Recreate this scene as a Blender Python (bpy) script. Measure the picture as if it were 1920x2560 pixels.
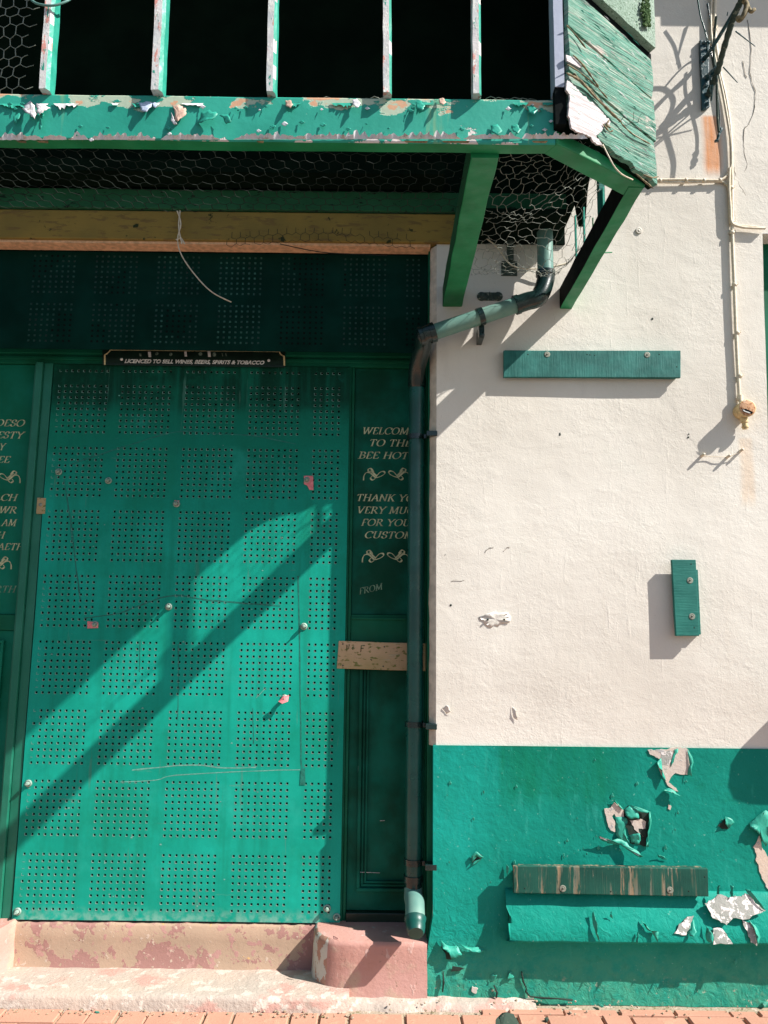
import bpy, bmesh, math, random
from mathutils import Vector, Matrix, noise
random.seed(7)
S = bpy.context.scene
for o in list(bpy.data.objects): bpy.data.objects.remove(o)
R = math.radians

# ---------------------------------------------------------------- camera, sky, sun, exposure
F, TH, RO, DIST, EYE = 1923.0, R(8.3), R(0.65), 3.42, 1.5
cd = bpy.data.cameras.new("camera"); cam = bpy.data.objects.new("camera", cd)
S.collection.objects.link(cam); S.camera = cam
cd.sensor_fit = 'HORIZONTAL'; cd.sensor_width = 36; cd.lens = 36 * F / 1920
cd.clip_start = 0.05; cd.clip_end = 500
_r = Vector((1, 0, 0)); _u = Vector((0, -math.sin(TH), math.cos(TH))); _f = Vector((0, math.cos(TH), math.sin(TH)))
cx, sx = math.cos(RO), math.sin(RO)
right = _r * cx + _u * sx; up = -_r * sx + _u * cx
cam.matrix_world = Matrix(((right.x, up.x, -_f.x, 0), (right.y, up.y, -_f.y, -DIST), (right.z, up.z, -_f.z, EYE), (0, 0, 0, 1)))

SA = 2.4
SUN = Vector((SA, -1.0, SA)).normalized()          # towards the sun
w = bpy.data.worlds.new("World"); S.world = w; w.use_nodes = True
nt = w.node_tree; bg = nt.nodes['Background']
sky = nt.nodes.new('ShaderNodeTexSky'); sky.sky_type = 'NISHITA'; sky.sun_disc = False
sky.sun_elevation = math.asin(SUN.z); sky.sun_rotation = math.atan2(SUN.x, SUN.y)
nt.links.new(sky.outputs[0], bg.inputs[0]); bg.inputs[1].default_value = 0.075
ld = bpy.data.lights.new("sun", 'SUN'); ld.energy = 5.0; ld.angle = R(0.5); ld.color = (1, 0.955, 0.90)
so = bpy.data.objects.new("sun", ld); S.collection.objects.link(so); so.location = (8, -6, 9)
so.rotation_euler = (-SUN).to_track_quat('-Z', 'Y').to_euler()
S.view_settings.view_transform = 'Standard'; S.view_settings.look = 'None'
S.view_settings.gamma = 1; S.view_settings.exposure = 0.88; S.view_settings.use_curve_mapping = False
S.render.engine = 'CYCLES'; S.cycles.max_bounces = 8

# ---------------------------------------------------------------- measuring and building helpers
def ray(px, py):
    u = (px - 960) / F; v = (1280 - py) / F
    return right * u + up * v + _f
def Q(px, py, p=0.0):                                # a measured point on the plane p metres out from the wall face
    d = ray(px, py); t = (DIST - p) / d.y
    return Vector((d.x * t, -p, EYE + d.z * t))
def G(px, py, z):
    d = ray(px, py); t = (z - EYE) / d.z
    return Vector((d.x * t, -DIST + d.y * t, z))

def empty(name, loc, label, cat, group=None):
    o = bpy.data.objects.new(name, None); S.collection.objects.link(o); o.location = loc
    o.empty_display_size = 0.1; o['label'] = label; o['category'] = cat
    if group: o['group'] = group
    return o
def tag(o, label, cat, group=None):
    o['label'] = label; o['category'] = cat
    if group: o['group'] = group
    return o

class MB:
    def __init__(s): s.v = []; s.f = []; s.m = []; s.sm = []; s.cut = []
    def mark(s): s.cut.append(len(s.f))
    def build_each(s, name, mats, parent=None, bevel=0, wire=None):      # every marked piece becomes a part of its own
        cuts = s.cut + [len(s.f)]; out = []
        for a, z in zip(cuts, cuts[1:]):
            if a == z: continue
            m = MB()
            for k in range(a, z): m.face([s.v[i] for i in s.f[k]], s.m[k], s.sm[k])
            out.append(m.build(name, mats, parent, bevel, True, wire))
        return out
    def face(s, pts, mi=0, smooth=False):
        n = len(s.v); s.v += [Vector(p) for p in pts]; s.f.append(list(range(n, n + len(pts)))); s.m.append(mi); s.sm.append(smooth)
    def grid(s, rows, mi=0, smooth=False, close=False):
        n = len(s.v); c = len(rows[0])
        for r in rows: s.v += [Vector(p) for p in r]
        for i in range(len(rows) - 1):
            for j in range(c if close else c - 1):
                k = (j + 1) % c
                s.f.append([n + i * c + j, n + i * c + k, n + (i + 1) * c + k, n + (i + 1) * c + j]); s.m.append(mi); s.sm.append(smooth)
    def hexa(s, a, b, mi=0):                         # two quads a, b (4 points each) joined
        n = len(s.v); s.v += [Vector(p) for p in a] + [Vector(p) for p in b]
        for q in ((0, 1, 2, 3), (7, 6, 5, 4), (0, 4, 5, 1), (1, 5, 6, 2), (2, 6, 7, 3), (3, 7, 4, 0)):
            s.f.append([n + i for i in q]); s.m.append(mi); s.sm.append(False)
    def box(s, x0, x1, y0, y1, z0, z1, mi=0):
        s.hexa([(x0, y0, z0), (x1, y0, z0), (x1, y1, z0), (x0, y1, z0)], [(x0, y0, z1), (x1, y0, z1), (x1, y1, z1), (x0, y1, z1)], mi)
    def prism(s, poly, off, mi=0):                   # poly: 3-D points, off: extrusion vector
        n = len(s.v); k = len(poly); off = Vector(off)
        s.v += [Vector(p) for p in poly] + [Vector(p) + off for p in poly]
        s.f.append([n + i for i in range(k)]); s.f.append([n + k + i for i in reversed(range(k))]); s.m += [mi, mi]; s.sm += [False, False]
        for i in range(k):
            j = (i + 1) % k
            s.f.append([n + j, n + i, n + k + i, n + k + j]); s.m.append(mi); s.sm.append(False)
    def tube(s, pts, r, n=8, mi=0, cap=True, smooth=True):
        pts = [Vector(p) for p in pts]; rows = []; prev = None
        for i, p in enumerate(pts):
            a = pts[max(i - 1, 0)]; b = pts[min(i + 1, len(pts) - 1)]; d = (b - a)
            d = d.normalized() if d.length > 1e-9 else Vector((0, 0, 1))
            if prev is None: x = d.orthogonal().normalized()
            else:
                x = prev - d * prev.dot(d); x = x.normalized() if x.length > 1e-6 else d.orthogonal().normalized()
            prev = x; y = d.cross(x); rr = r[i] if isinstance(r, (list, tuple)) else r
            rows.append([p + (x * math.cos(2 * math.pi * j / n) + y * math.sin(2 * math.pi * j / n)) * rr for j in range(n)])
        s.grid(rows, mi, smooth, True)
        if cap: s.face(list(reversed(rows[0])), mi); s.face(rows[-1], mi)
    def lathe(s, prof, c, ax, n=16, mi=0, smooth=True):   # prof: (radius, height) along axis ax from c
        ax = Vector(ax).normalized(); x = ax.orthogonal().normalized(); y = ax.cross(x); c = Vector(c)
        rows = [[c + ax * h + (x * math.cos(2 * math.pi * j / n) + y * math.sin(2 * math.pi * j / n)) * max(r, 1e-5) for j in range(n)] for r, h in prof]
        s.grid(rows, mi, smooth, True)
    def build(s, name, mats, parent=None, bevel=0, weld=False, wire=None):
        if not isinstance(mats, (list, tuple)): mats = [mats]
        base = Vector(parent.matrix_world.translation) if parent else Vector()
        if parent:
            base = Vector(); q = parent
            while q: base += q.location; q = q.parent
        me = bpy.data.meshes.new(name)
        me.from_pydata([tuple(v - base) for v in s.v], [], s.f)
        for m in mats: me.materials.append(m)
        for p, mi, sm in zip(me.polygons, s.m, s.sm): p.material_index = mi; p.use_smooth = sm
        bm = bmesh.new(); bm.from_mesh(me)
        bmesh.ops.remove_doubles(bm, verts=bm.verts, dist=1e-5) if weld else None
        if not wire: bmesh.ops.recalc_face_normals(bm, faces=bm.faces)
        bm.to_mesh(me); bm.free()
        o = bpy.data.objects.new(name, me); S.collection.objects.link(o); o.parent = parent
        if bevel:
            b = o.modifiers.new("bevel", 'BEVEL'); b.width = bevel; b.segments = 2; b.limit_method = 'ANGLE'; b.angle_limit = R(40)
        return o

def arc(c, r, a0, a1, n, ex, ey):
    return [Vector(c) + Vector(ex) * r * math.cos(R(a0 + (a1 - a0) * i / n)) + Vector(ey) * r * math.sin(R(a0 + (a1 - a0) * i / n)) for i in range(n + 1)]
def spline(pts, n=6):
    pts = [Vector(p) for p in pts]; out = []
    for i in range(len(pts) - 1):
        p0 = pts[max(i - 1, 0)]; p1 = pts[i]; p2 = pts[i + 1]; p3 = pts[min(i + 2, len(pts) - 1)]
        for k in range(n):
            t = k / n
            out.append(0.5 * ((2 * p1) + (p2 - p0) * t + (2 * p0 - 5 * p1 + 4 * p2 - p3) * t * t + (3 * p1 - p0 - 3 * p2 + p3) * t ** 3))
    out.append(pts[-1]); return out

# ---------------------------------------------------------------- materials
class NT:
    def __init__(s, name):
        s.mat = bpy.data.materials.new(name); s.mat.use_nodes = True; s.t = s.mat.node_tree
        s.b = s.t.nodes['Principled BSDF']; s.tc = s.t.nodes.new('ShaderNodeTexCoord').outputs['Object']
    def n(s, t, **kw):
        o = s.t.nodes.new(t)
        for k, v in kw.items(): setattr(o, k, v)
        return o
    def put(s, sock, v):
        if hasattr(v, 'is_linked'): s.t.links.new(v, sock)
        else: sock.default_value = v
    def math(s, op, a, b=0.0, c=None, clamp=False):
        m = s.n('ShaderNodeMath', operation=op, use_clamp=clamp); s.put(m.inputs[0], a); s.put(m.inputs[1], b)
        if c is not None: s.put(m.inputs[2], c)
        return m.outputs[0]
    def coord(s, sc=(1, 1, 1), loc=(0, 0, 0), rot=(0, 0, 0)):
        m = s.n('ShaderNodeMapping'); s.t.links.new(s.tc, m.inputs[0])
        m.inputs['Scale'].default_value = sc if hasattr(sc, '__len__') else (sc,) * 3
        m.inputs['Location'].default_value = loc; m.inputs['Rotation'].default_value = rot
        return m.outputs[0]
    def noise(s, sc, detail=5, rough=0.55, loc=(0, 0, 0), dist=0.0, rot=(0, 0, 0)):
        n = s.n('ShaderNodeTexNoise'); s.put(n.inputs['Vector'], s.coord(sc, loc, rot))
        n.inputs['Scale'].default_value = 1; n.inputs['Detail'].default_value = detail; n.inputs['Roughness'].default_value = rough
        n.inputs['Distortion'].default_value = dist
        return n.outputs['Fac']
    def vor(s, sc, feature='F1', loc=(0, 0, 0)):
        n = s.n('ShaderNodeTexVoronoi', feature=feature); s.put(n.inputs['Vector'], s.coord(sc, loc)); n.inputs['Scale'].default_value = 1
        return n.outputs['Distance']
    def ramp(s, v, lo, hi, a=0.0, b=1.0, smooth=True):
        m = s.n('ShaderNodeMapRange', interpolation_type='SMOOTHSTEP' if smooth else 'LINEAR'); s.put(m.inputs[0], v)
        for i, x in zip((1, 2, 3, 4), (lo, hi, a, b)): m.inputs[i].default_value = x
        return m.outputs[0]
    def mix(s, fac, a, b, mode='MIX'):
        m = s.n('ShaderNodeMix', data_type='RGBA', blend_type=mode); s.put(m.inputs[0], fac)
        s.put(m.inputs[6], (*a, 1) if isinstance(a, tuple) and len(a) == 3 else a); s.put(m.inputs[7], (*b, 1) if isinstance(b, tuple) and len(b) == 3 else b)
        return m.outputs[2]
    def xyz(s):
        m = s.n('ShaderNodeSeparateXYZ'); s.t.links.new(s.tc, m.inputs[0]); return m.outputs
    def bump(s, h, strength, dist, prev=None):
        m = s.n('ShaderNodeBump'); s.put(m.inputs['Height'], h); m.inputs['Strength'].default_value = strength; m.inputs['Distance'].default_value = dist
        if prev is not None: s.put(m.inputs['Normal'], prev)
        return m.outputs[0]
    def done(s, col, rough=0.6, normal=None, metal=0.0, spec=0.4, coat=0.0):
        s.put(s.b.inputs['Base Color'], (*col, 1) if isinstance(col, tuple) and len(col) == 3 else col)
        s.put(s.b.inputs['Roughness'], rough); s.b.inputs['Metallic'].default_value = metal
        s.b.inputs['Specular IOR Level'].default_value = spec
        if coat: s.b.inputs['Coat Weight'].default_value = coat; s.b.inputs['Coat Roughness'].default_value = 0.2
        if normal is not None: s.put(s.b.inputs['Normal'], normal)
        return s.mat

def paint(name, col, col2, sc=3, rough=0.55, speck=(0.35, 0.5, 0.45), bsc=60, bst=0.3, bd=0.002, grain=None, spec=0.35, sp_thr=0.72):
    m = NT(name); c = m.mix(m.ramp(m.noise(sc, 6), 0.35, 0.7), col, col2)
    c = m.mix(m.ramp(m.noise(sc * 22 + 40, 3, loc=(3, 1, 7)), sp_thr, sp_thr + .06, 0, .6), c, speck)
    h = m.noise(grain or bsc, 4)
    nb = m.bump(h, bst, bd); nb = m.bump(m.noise(sc * 3, 3), .25, 0.004, nb)
    return m.done(c, m.ramp(m.noise(sc * 2.3, 3), .3, .7, rough - .1, rough + .12), nb, spec=spec)
def plain(name, col, rough=0.6, metal=0.0, var=0.25, sc=30, spec=0.4, bd=0.001, bst=.3):
    m = NT(name); k = m.noise(sc, 4)
    c = m.mix(m.ramp(k, .3, .7), tuple(x * (1 - var) for x in col), tuple(min(1, x * (1 + var)) for x in col))
    return m.done(c, rough, m.bump(m.noise(sc * 4, 3), bst, bd), metal, spec)

def cream_wall():
    m = NT("cream_render"); x, y, z = m.xyz()
    c = m.mix(m.ramp(m.noise(1.3, 5), .3, .7), (.63, .585, .51), (.72, .68, .605))
    c = m.mix(m.ramp(m.noise((5, 5, 1.2), 6, loc=(4, 2, 1)), .62, .8, 0, .35), c, (.50, .46, .40))
    c = m.mix(m.ramp(m.noise(95, 2), .70, .78, 0, .5), c, (.42, .38, .32))
    c = m.mix(m.ramp(m.noise((9, 9, .7), 5, .6, loc=(7, 7, 1)), .58, .74, 0, .22), c, (.55, .47, .36))
    c = m.mix(m.ramp(m.noise((2.2, 2.2, 2.8), 6, .6, loc=(1, 3, 9)), .52, .66, 0, .35), c, (.70, .68, .60))
    # rust run below the bracket and below the lamp box
    def run(cxx, wdt, z0, z1, amt, col):
        nonlocal c
        d = m.math('ABSOLUTE', m.math('SUBTRACT', m.math('ADD', x, m.math('MULTIPLY', m.noise((6, 6, 3), 3), .03)), cxx + .015))
        f = m.ramp(d, wdt * .35, wdt, 1, 0)
        f = m.math('MULTIPLY', f, m.ramp(z, z0, z0 + .08, 0, 1)); f = m.math('MULTIPLY', f, m.ramp(z, z1 - .02, z1, 1, 0))
        f = m.math('MULTIPLY', f, m.ramp(m.noise((60, 60, 4), 4), .2, .7, .55, 1)); f = m.math('MULTIPLY', f, amt)
        c = m.mix(f, c, col)
    a = Q(1770, 285); b = Q(1790, 450)
    run((a.x + b.x) / 2, .060, b.z, a.z, .95, (.66, .27, .10))
    a = Q(1862, 1090); run(a.x, .045, a.z - .35, a.z, .4, (.66, .43, .24))
    h = m.math('MULTIPLY', m.noise(55, 6, .65), m.ramp(m.noise((2.4, 2.4, 2.0), 4, loc=(1, 1, 6)), .35, .65, .35, 1.5)); nb = m.bump(h, .34, .004)
    nb = m.bump(m.noise(170, 3), .42, .002, nb)
    h2 = m.math('ADD', m.noise((9, 9, 14), 4, dist=.6), m.math('MULTIPLY', m.vor((5, 5, 7)), .4))
    nb = m.bump(h2, .16, .014, nb)
    nb = m.bump(m.ramp(m.noise((16, 16, 9), 5, .7, loc=(6, 1, 3), dist=.8), .5, .75), .12, .003, nb)
    nb = m.bump(m.ramp(m.noise((34, 34, 5), 4, loc=(9, 9, 2)), .60, .72), .22, .002, nb)
    nb = m.bump(m.noise((1.6, 1.6, 2.4), 3, loc=(2, 5, 5)), .25, .03, nb)
    return m.done(c, .85, nb, spec=.15)
def dado_paint():
    m = NT("green_dado_paint"); x, y, z = m.xyz()
    c = m.mix(m.ramp(m.noise(1.6, 5), .3, .7), (.004, .19, .14), (.008, .27, .205))
    a = Q(1240, 1880); b = Q(1480, 2030)
    f = m.math('MULTIPLY', m.ramp(x, a.x, a.x + .03), m.ramp(x, b.x, b.x + .2, 1, 0)); f = m.math('MULTIPLY', f, m.ramp(z, b.z - .03, b.z + .1))
    c = m.mix(m.math('MULTIPLY', f, m.ramp(m.noise((22, 22, 3), 4), .3, .7, .4, .85)), c, (.003, .165, .09))
    g_ = Q(1100, 1900); c = m.mix(m.math('MULTIPLY', m.ramp(x, g_.x + .05, g_.x + .3, 1, 0), m.ramp(m.noise((6, 6, 4), 5), .35, .65, .2, .7)), c, (.010, .33, .27))
    c = m.mix(m.math('MULTIPLY', m.ramp(m.noise((26, 26, 5), 6, .65, loc=(3, 3, 9)), .56, .70), .45), c, (.03, .33, .26))
    c = m.mix(m.ramp(m.noise((5, 5, 9), 6, .7, loc=(9, 3, 2)), .55, .68, 0, .4), c, (.004, .17, .10))
    c = m.mix(m.math('MULTIPLY', m.ramp(z, .08, .24, 1, 0), m.ramp(m.noise(14, 6, .7, loc=(5, 5, 1)), .35, .6, .25, .8)), c, (.055, .30, .20))
    low = m.ramp(z, .02, .16, 1, 0)
    c = m.mix(m.math('MULTIPLY', low, m.ramp(m.noise(34, 7, .7), .54, .66, 0, .7)), c, (.10, .27, .18))
    c = m.mix(m.math('MULTIPLY', m.ramp(z, .0, .09, 1, 0), m.ramp(m.noise(19, 7, .7, loc=(2, 8, 1)), .61, .66)), c, (.52, .44, .33))
    c = m.mix(m.ramp(m.noise(75, 3, loc=(5, 5, 5)), .69, .75, 0, .6), c, (.20, .45, .36))
    nb = m.bump(m.noise(45, 6, .6), .45, .004)
    nb = m.bump(m.math('MULTIPLY', m.noise(24, 5, .65, dist=1.2), m.ramp(z, .1, .5, 1, .25)), .6, .012, nb)
    nb = m.bump(m.noise(5, 3), .35, .022, nb); nb = m.bump(m.noise(120, 3), .3, .0015, nb)
    return m.done(c, .55, nb, spec=.1)
def shutter_paint():
    m = NT("shutter_green_paint"); x, y, z = m.xyz()
    c = m.mix(m.ramp(m.noise(2.2, 5), .3, .7), (.005, .27, .19), (.009, .37, .275))
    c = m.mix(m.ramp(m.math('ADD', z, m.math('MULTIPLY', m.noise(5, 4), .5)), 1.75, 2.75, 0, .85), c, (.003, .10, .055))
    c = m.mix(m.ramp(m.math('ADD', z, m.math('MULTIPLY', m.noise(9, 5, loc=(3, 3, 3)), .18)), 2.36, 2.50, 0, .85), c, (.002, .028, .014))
    for sc, lo, hi, col, am in (((28, 1, 2.2), .64, .70, (.09, .22, .17), .5), ((3, 1, 30), .68, .72, (.10, .26, .20), .5), ((190, 1, 190), .71, .76, (.35, .55, .47), .7)):
        c = m.mix(m.ramp(m.noise(sc, 4, loc=(1, 2, 3)), lo, hi, 0, am), c, col)
    c = m.mix(m.ramp(m.noise((14, 1, .9), 5, .6, loc=(4, 4, 4)), .46, .70, 0, .5), c, (.006, .19, .12))
    c = m.mix(m.ramp(m.noise((1.7, 1, 1.5), 6, .7, loc=(3, 0, 8)), .50, .66, 0, .5), c, (.005, .20, .115))
    c = m.mix(m.ramp(m.noise((3.2, 1, 3.2), 6, .65, loc=(5, 0, 2)), .56, .70, 0, .35), c, (.03, .40, .31))
    c = m.mix(m.ramp(m.noise((45, 1, 5), 4, .6, loc=(9, 4, 4)), .70, .76, 0, .5), c, (.16, .20, .10))
    c = m.mix(m.math('MULTIPLY', m.ramp(z, .0, .07, 1, 0), m.ramp(m.noise(30, 5), .35, .65, 0, .8)), c, (.20, .42, .34))
    nb = m.bump(m.noise(3.5, 3), .5, .014); nb = m.bump(m.noise(9, 3), .25, .006, nb); nb = m.bump(m.noise(220, 2), .15, .001, nb)
    return m.done(c, m.ramp(m.noise(4, 4), .3, .7, .45, .6), nb, spec=.1)
def patchy(name, base, layers, rough=.85, bsc=35, bd=.006, bst=.5, edge=None):
    m = NT(name); c = base if not isinstance(base[0], tuple) else m.mix(m.ramp(m.noise(4, 5), .3, .7), base[0], base[1]); hh = None
    for sc, lo, hi, col, loc in layers:
        f = m.ramp(m.noise(sc, 7, .62, loc=loc), lo, hi); c = m.mix(f, c, col)
        hh = f if hh is None else m.math('ADD', hh, f)
    nb = m.bump(m.noise(bsc, 6, .65), bst, bd)
    if hh is not None: nb = m.bump(hh, .4, .0025, nb)
    return m.done(c, rough, nb, spec=.2)

M = {}
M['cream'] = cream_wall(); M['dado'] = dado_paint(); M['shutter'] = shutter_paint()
M['cream_trim'] = plain("cream_trim", (.55, .49, .40), .8, var=.15)
M['rim'] = plain("bare_steel_edge", (.20, .36, .30), .5, sc=120)
M['black'] = plain("black_void", (.006, .008, .008), .9, spec=.05)
M['bark'] = paint("shade_dark_boards", (.003, .008, .005), (.005, .013, .008), 4, .9, (.008, .016, .01), spec=.02)  # near-black so the shade inside the bay is in the colour
M['frame'] = paint("old_green_frame_paint", (.002, .08, .036), (.003, .12, .065), 4, .55, (.04, .20, .13), grain=(90, 90, 8), bst=.4, sp_thr=.7, spec=.15)
M['panel'] = paint("dark_green_panel_paint", (.002, .050, .026), (.003, .13, .085), 4, .6, (.02, .12, .09), grain=(60, 60, 8), bst=.3, spec=.12)
M['panel_pale'] = paint("mid_green_panel_paint", (.003, .12, .065), (.005, .17, .11), 4, .6, (.02, .2, .14), grain=(60, 60, 8), bst=.3, spec=.12)
M['post'] = paint("pale_green_post_paint", (.010, .14, .085), (.02, .17, .11), 6, .4, (.2, .4, .3), grain=(80, 80, 6), spec=.3)
M['gold'] = plain("gold_leaf_paint", (.46, .46, .26), .5, var=.3, sc=60)
M['goldfade'] = plain("faded_gold_paint", (.14, .24, .15), .6, var=.4, sc=60)
M['signgold'] = plain("sign_gold_line", (.62, .50, .26), .5, sc=40)
M['signwhite'] = plain("sign_white", (.72, .70, .66), .5, sc=60)
M['signblack'] = plain("sign_black", (.006, .02, .012), .35, sc=20)
M['screen'] = paint("dark_screen_steel", (.001, .020, .014), (.002, .032, .023), 5, .75, (.004, .045, .03), spec=.05)
M['screendot'] = plain("screen_hole_edge", (.012, .07, .05), .6, sc=80, var=.8)
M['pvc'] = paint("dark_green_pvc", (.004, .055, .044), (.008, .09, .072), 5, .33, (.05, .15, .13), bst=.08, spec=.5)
M['pvclight'] = paint("sunlit_bleached_pvc", (.10, .22, .19), (.16, .28, .23), 6, .45, (.4, .5, .45), bst=.1)  # lighter pipe colour: sunlight painted in along with the bleaching
M['pvcblack'] = plain("black_pvc", (.006, .02, .018), .25, spec=.6)
M['teal'] = paint("teal_board_paint", (.008, .10, .085), (.025, .17, .145), 9, .6, (.12, .26, .22), grain=(110, 110, 9), bst=.55, bd=.003, sp_thr=.66)
M['tealvert'] = paint("teal_board_paint_end_grain", (.008, .125, .10), (.015, .165, .13), 9, .6, (.01, .06, .05), grain=(9, 110, 110), bst=.55, bd=.003, sp_thr=.7)
def worn_board():
    m = NT("worn_dark_board"); c = m.mix(m.ramp(m.noise(8, 4), .3, .7), (.005, .055, .040), (.010, .085, .06))
    f = m.math('MULTIPLY', m.ramp(m.noise((17, 17, 1.0), 6, .7), .50, .55), m.ramp(m.noise((60, 60, 9), 5, .7, loc=(1, 0, 0)), .38, .50))
    wood = m.mix(m.ramp(m.noise((50, 50, 6), 4), .35, .65), (.32, .22, .13), (.17, .18, .14))
    f = m.math('MULTIPLY', f, m.ramp(m.noise((7, 7, .8), 3, loc=(2, 6, 4)), .44, .54)); f = m.math('MAXIMUM', f, m.ramp(m.noise((90, 90, 7), 5, .75, loc=(7, 7, 7)), .63, .67))
    c = m.mix(f, c, wood)
    return m.done(c, .75, m.bump(m.math('SUBTRACT', m.noise((130, 130, 7), 4), m.math('MULTIPLY', f, .8)), .5, .002), spec=.25)
M['worn'] = worn_board()
M['washer'] = plain("washer", (.24, .26, .21), .6, metal=.1, sc=90)
M['screw'] = plain("screw_head", (.10, .10, .08), .5, metal=.5, sc=90)
M['plank'] = patchy("bare_plank", ((.55, .38, .24), (.36, .28, .13)), [((30, 30, 60), .56, .62, (.16, .17, .05), (1, 1, 1)), ((7, 7, 40), .58, .64, (.44, .38, .24), (3, 1, 1))], bsc=(20, 20, 160), bd=.002)
M['ink'] = plain("faded_green_ink", (.03, .075, .01), .8, sc=90, var=.6)
M['brown'] = patchy("brown_lintel", ((.27, .185, .045), (.20, .145, .04)), [((10, 10, 40), .55, .62, (.18, .12, .04), (1, 1, 1)), (16, .64, .68, (.025, .035, .012), (5, 2, 1))], bsc=(12, 80, 120), bd=.003)
M['soffit'] = plain("bounce_peach_soffit", (.72, .44, .25), .85, sc=40, var=.2)  # cream plaster coloured peach for light bounced off the paving
M['fascia'] = patchy("dark_green_fascia", ((.014, .085, .036), (.02, .11, .05)), [((20, 20, 60), .6, .66, (.006, .02, .012), (2, 1, 1))], bsc=(20, 20, 120), bd=.002)
def beam_mat():
    m = NT("peeling_beam_paint"); x, y, z = m.xyz()
    c = m.mix(m.ramp(m.noise(3, 4), .3, .7), (.015, .25, .18), (.03, .34, .25))
    c = m.mix(m.ramp(m.noise((12, 12, 1), 4, loc=(2, 4, 1)), .62, .68, 0, .5), c, (.25, .40, .20))
    e = m.math('ADD', m.ramp(z, .085, .14, 0, .26, False), m.noise((7, 7, 14), 6, .6, loc=(.3, 0, 0)))
    f = m.ramp(e, .75, .77); c = m.mix(f, c, (.40, .48, .36))
    f2 = m.ramp(m.math('ADD', e, m.math('MULTIPLY', m.math('SUBTRACT', m.noise(9, 4, loc=(8, 8, 8)), .5), .5)), .845, .86)
    c = m.mix(f2, c, (.58, .33, .20))
    e2 = m.math('ADD', m.ramp(z, .0, .035, .26, 0, False), m.noise((10, 10, 12), 6, .6, loc=(5, 5, 5)))
    f3 = m.ramp(e2, .69, .71); c = m.mix(f3, c, (.66, .58, .55))
    nb = m.bump(m.noise(50, 5), .3, .003); nb = m.bump(m.math('ADD', f, f3), .7, -.003, nb)
    return m.done(c, .5, nb, spec=.35)
M['beam'] = beam_mat()
M['under'] = paint("underside_green", (.006, .17, .055), (.014, .24, .09), 6, .5, (.25, .30, .17), grain=(40, 40, 40), sp_thr=.72)  # green brightened to carry light bounced up from the paving
M['bar'] = patchy("peeling_white_bar", ((.60, .56, .55), (.50, .53, .52)), [((40, 40, 11), .56, .59, (.56, .26, .22), (1, 1, 1)), ((60, 60, 30), .54, .58, (.60, .60, .56), (4, 1, 2)), ((45, 45, 16), .60, .63, (.03, .25, .18), (9, 1, 2)), (60, .70, .74, (.06, .05, .05), (3, 3, 3))], rough=.55, bd=.004, bsc=45)
M['post2'] = patchy("bluish_white_post", ((.30, .33, .42), (.36, .39, .46)), [((40, 40, 12), .64, .68, (.02, .03, .06), (1, 1, 1)), ((20, 20, 8), .62, .66, (.05, .30, .24), (4, 4, 4))], rough=.5, bsc=45, bd=.002)
def weathered(name):
    m = NT(name)
    g = m.noise((5, 5, 170), 6, .7, dist=.15)
    c = m.mix(m.ramp(g, .38, .5), (.07, .165, .115), (.115, .29, .215))
    c = m.mix(m.ramp(m.noise((7, 7, 210), 5, .75, loc=(3, 3, 3)), .53, .59), c, (.36, .40, .33))
    c = m.mix(m.ramp(m.noise((6, 6, 150), 6, .75, loc=(8, 2, 5)), .57, .62), c, (.01, .05, .035))
    c = m.mix(m.ramp(m.noise((5, 5, 22), 5, .7, loc=(1, 7, 5)), .62, .66, 0, .8), c, (.55, .45, .40))
    return m.done(c, .75, m.bump(g, .9, .008, m.bump(m.noise((10, 10, 260), 4, .7), .6, .003)), spec=.25)
M['weathered'] = weathered("weathered_green_planks")
M['peel'] = patchy("bare_white_primer", ((.54, .47, .47), (.47, .42, .42)), [((9, 9, 140), .52, .60, (.36, .32, .31), (1, 1, 1)), ((8, 8, 70), .62, .66, (.10, .24, .17), (5, 1, 1))], bsc=(20, 20, 160), bd=.001, rough=.6)
M['splinter'] = plain("splintered_wood", (.20, .16, .09), .85, sc=60, var=.5)
M['felt'] = patchy("mossy_roofing_felt", ((.24, .33, .26), (.32, .40, .33)), [(150, .56, .63, (.08, .14, .08), (1, 1, 1)), (90, .60, .66, (.40, .46, .40), (4, 1, 1))], rough=.95, bsc=120, bd=.006, bst=1)
M['moss'] = patchy("moss", ((.03, .07, .02), (.07, .13, .04)), [(80, .55, .62, (.14, .20, .09), (1, 1, 1))], rough=1, bsc=90, bd=.01, bst=1)
M['flakewhite'] = patchy("curled_paint_back", ((.70, .65, .64), (.60, .60, .62)), [(40, .58, .64, (.48, .40, .34), (1, 1, 1))], rough=.6, bsc=50, bd=.003)
M['flakegreen'] = paint("curled_green_flake", (.02, .27, .19), (.03, .33, .24), 20, .5, (.2, .4, .3), bst=.2)
M['plasterbare'] = patchy("bare_plaster", ((.62, .50, .40), (.52, .47, .42)), [(30, .56, .62, (.38, .37, .36), (1, 1, 1)), (60, .62, .68, (.66, .62, .58), (3, 1, 1))], bsc=70, bd=.004)
M['greypatch'] = patchy("grey_white_plaster", ((.27, .29, .26), (.35, .35, .32)), [(30, .5, .54, (.70, .67, .64), (1, 1, 1)), (90, .62, .66, (.18, .19, .17), (2, 1, 1))], bsc=80, bd=.005)
M['hole'] = plain("cavity_and_shade", (.015, .03, .022), .95, sc=60)
M['wire'] = plain("shaded_galvanised_wire", (.006, .014, .009), .8, metal=0, sc=100)  # darker copy of the wire, shade under the bay in its colour
M['wirelit'] = plain("sunlit_galvanised_wire", (.22, .24, .20), .6, metal=0, sc=100)  # lighter copy of the wire, sunlight in its colour
M['cable'] = plain("cream_cable", (.66, .58, .44), .6, sc=60, var=.15)
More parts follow.
